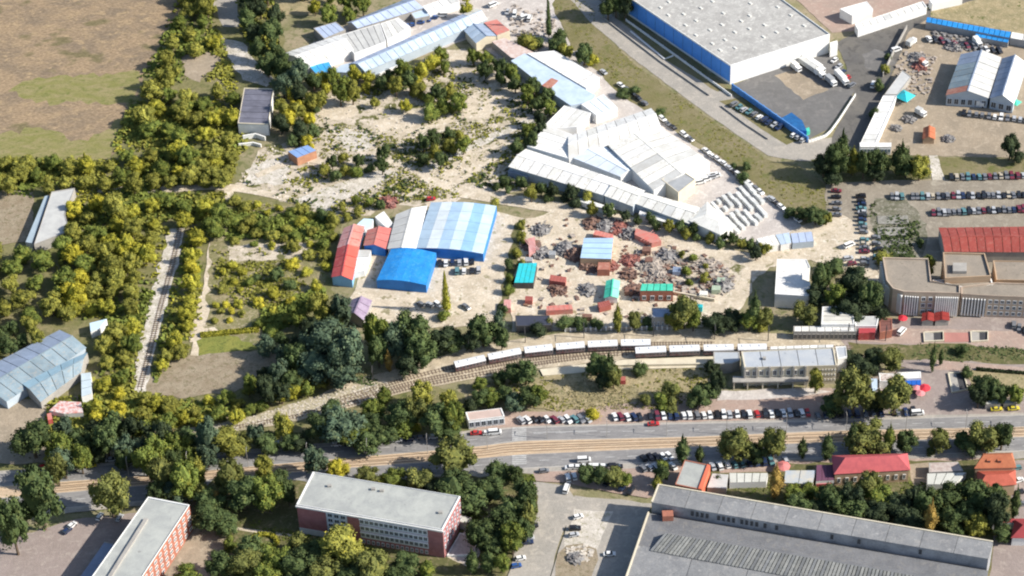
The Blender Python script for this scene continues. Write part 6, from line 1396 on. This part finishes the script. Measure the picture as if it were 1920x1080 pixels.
# masts beside the railway
mv = MB().box((0, 0, 0), .3, .3, 8.5); MM = mesh('mast_post', mv.v, mv.f, M_DARK); av = MB().box((0, -1.8, 8.2), .15, 3.8, .15); AM = mesh('mast_arm', av.v, av.f, M_DARK)
for i, (x, y) in enumerate(((700, 716), (790, 690), (880, 662), (985, 643), (1095, 634), (1225, 632), (1340, 637), (1440, 640), (1590, 636), (1660, 640))):
    t = thing('railway_mast', 'dark railway mast on the far side of the tracks, %s from the left' % ordn(i, 10), 'mast', P(x, y), 0, 'masts beside the railway')
    ob('post', MM, t); ob('arm', AM, t)
# lamp posts along the boulevard
lpv = MB().box((0, 0, 0), .18, .18, 9); LPM = mesh('lamp_pole', lpv.v, lpv.f, M_KERB)
lav = MB().box((1.0, 0, 8.9), 2.2, .12, .12); LAM = mesh('lamp_arm', lav.v, lav.f, M_KERB)
lhv = MB().box((2.0, 0, 8.8), .8, .3, .16); LHM = mesh('lamp_head', lhv.v, lhv.f, M_GLASS)
n = 17
for i in range(n):
    x = 130 + i * 112; y = 874 - (x - 130) * .064 + (10 if x < 900 else 4)
    y = 890 - 12 * math.sin(0) - (x - 130) * (.075 if x < 980 else .068) + 12 if x < 980 else 824 - (x - 980) * .022
    p = P(x, y); t = thing('street_lamp', 'grey street lamp on the boulevard median, %s from the left' % ordn(i, n), 'street lamp', p, PI / 2, 'street lamps on the boulevard')
    ob('pole', LPM, t); ob('arm', LAM, t); ob('lamp_head', LHM, t)

# ================================================================== labels for the plants
LM = [('school', 700, 950), ('orange brick block', 300, 1010), ('roadside cabin', 910, 785), ('station', 1480, 680), ('factory hall', 1500, 1000), ('crimson roofed house', 1630, 865), ('orange tiled house', 1870, 870),
      ('boulevard end at left', 60, 890), ('left edge barns', 80, 690), ('siding track', 300, 570), ('pale grey roof at left', 95, 400), ('slate roofed house', 478, 200), ('ploughed field', 150, 250), ('striped shed', 850, 430), ('bright red shed', 650, 480),
      ('purple grey barn', 670, 580), ('long pale blue shed', 790, 80), ('wasteland track fork', 790, 325), ('white strip sheds', 1080, 330), ('ivory hall', 1230, 300), ('scrap yard canopy', 1120, 465), ('junk yard', 1290, 510), ('theatre', 1700, 540),
      ('fallow plot', 1680, 440), ('yard gatehouse', 1640, 280), ('blue warehouse wall', 1270, 80), ('near coaches', 1250, 655), ('railway curve', 900, 680), ('blue awning kiosk', 1705, 710), ('large stairwell', 1795, 720), ('ring hedge', 495, 1018), ('dry lot', 1100, 740),
      ('blue roofed brick hut', 565, 285), ('brown plot', 400, 700), ('top lane', 420, 50), ('meadow plot', 430, 640), ('platform lane shops', 1545, 618), ('side street', 1020, 1000), ('white flat roofed house', 1485, 520), ('railway wood', 430, 800), ('grass verge tip', 1530, 380)]
groups = {}
hs = sorted(p[3] for p in PLANTS)
for p in PLANTS:
    root, kind, colr, Ht, x, y = p
    nm, lx, ly = min(LM, key=lambda l: (l[1] - x) ** 2 + (l[2] - y) ** 2 * 1.6)
    dx, dy = x - lx, y - ly
    rel = ('right of' if dx > 0 else 'left of') if abs(dx) > abs(dy) * 1.2 else ('in front of' if dy > 0 else 'behind')
    kw = {'round': 'round tree', 'wide': 'spreading tree', 'tall': 'tall narrow tree', 'cone': 'slim conifer', 'shrub': 'shrub'}[kind]
    groups.setdefault('%s %s|%s the %s' % (COLW[colr], kw, rel, nm), []).append(p)
    root['group'] = 'shrubs on the open ground' if kind == 'shrub' else 'trees around the ' + nm
for k, ps in groups.items():
    ps.sort(key=lambda p: p[4]); n = len(ps); colw, rest = k.split('|')
    for i, p in enumerate(ps):
        p[0]['label'] = '%s %s' % (colw, rest) if n == 1 else '%s %s, %s' % ('leftmost' if i == 0 else 'rightmost' if i == n - 1 else ordn(i, n) + ' from left', colw, rest)
        if n == 1: p[0]['label'] = 'lone ' + p[0]['label']
for o in bpy.data.objects:
    if 'label' in o and not 4 <= len(o['label'].replace('-', ' ').split()) <= 16: print('LABEL', len(o['label'].split()), o['label'])
from collections import Counter
print(Counter(o.name.split('.')[0] for o in bpy.data.objects if 'category' in o).most_common(9))
print('plants', len(PLANTS), 'objects', len(bpy.data.objects))
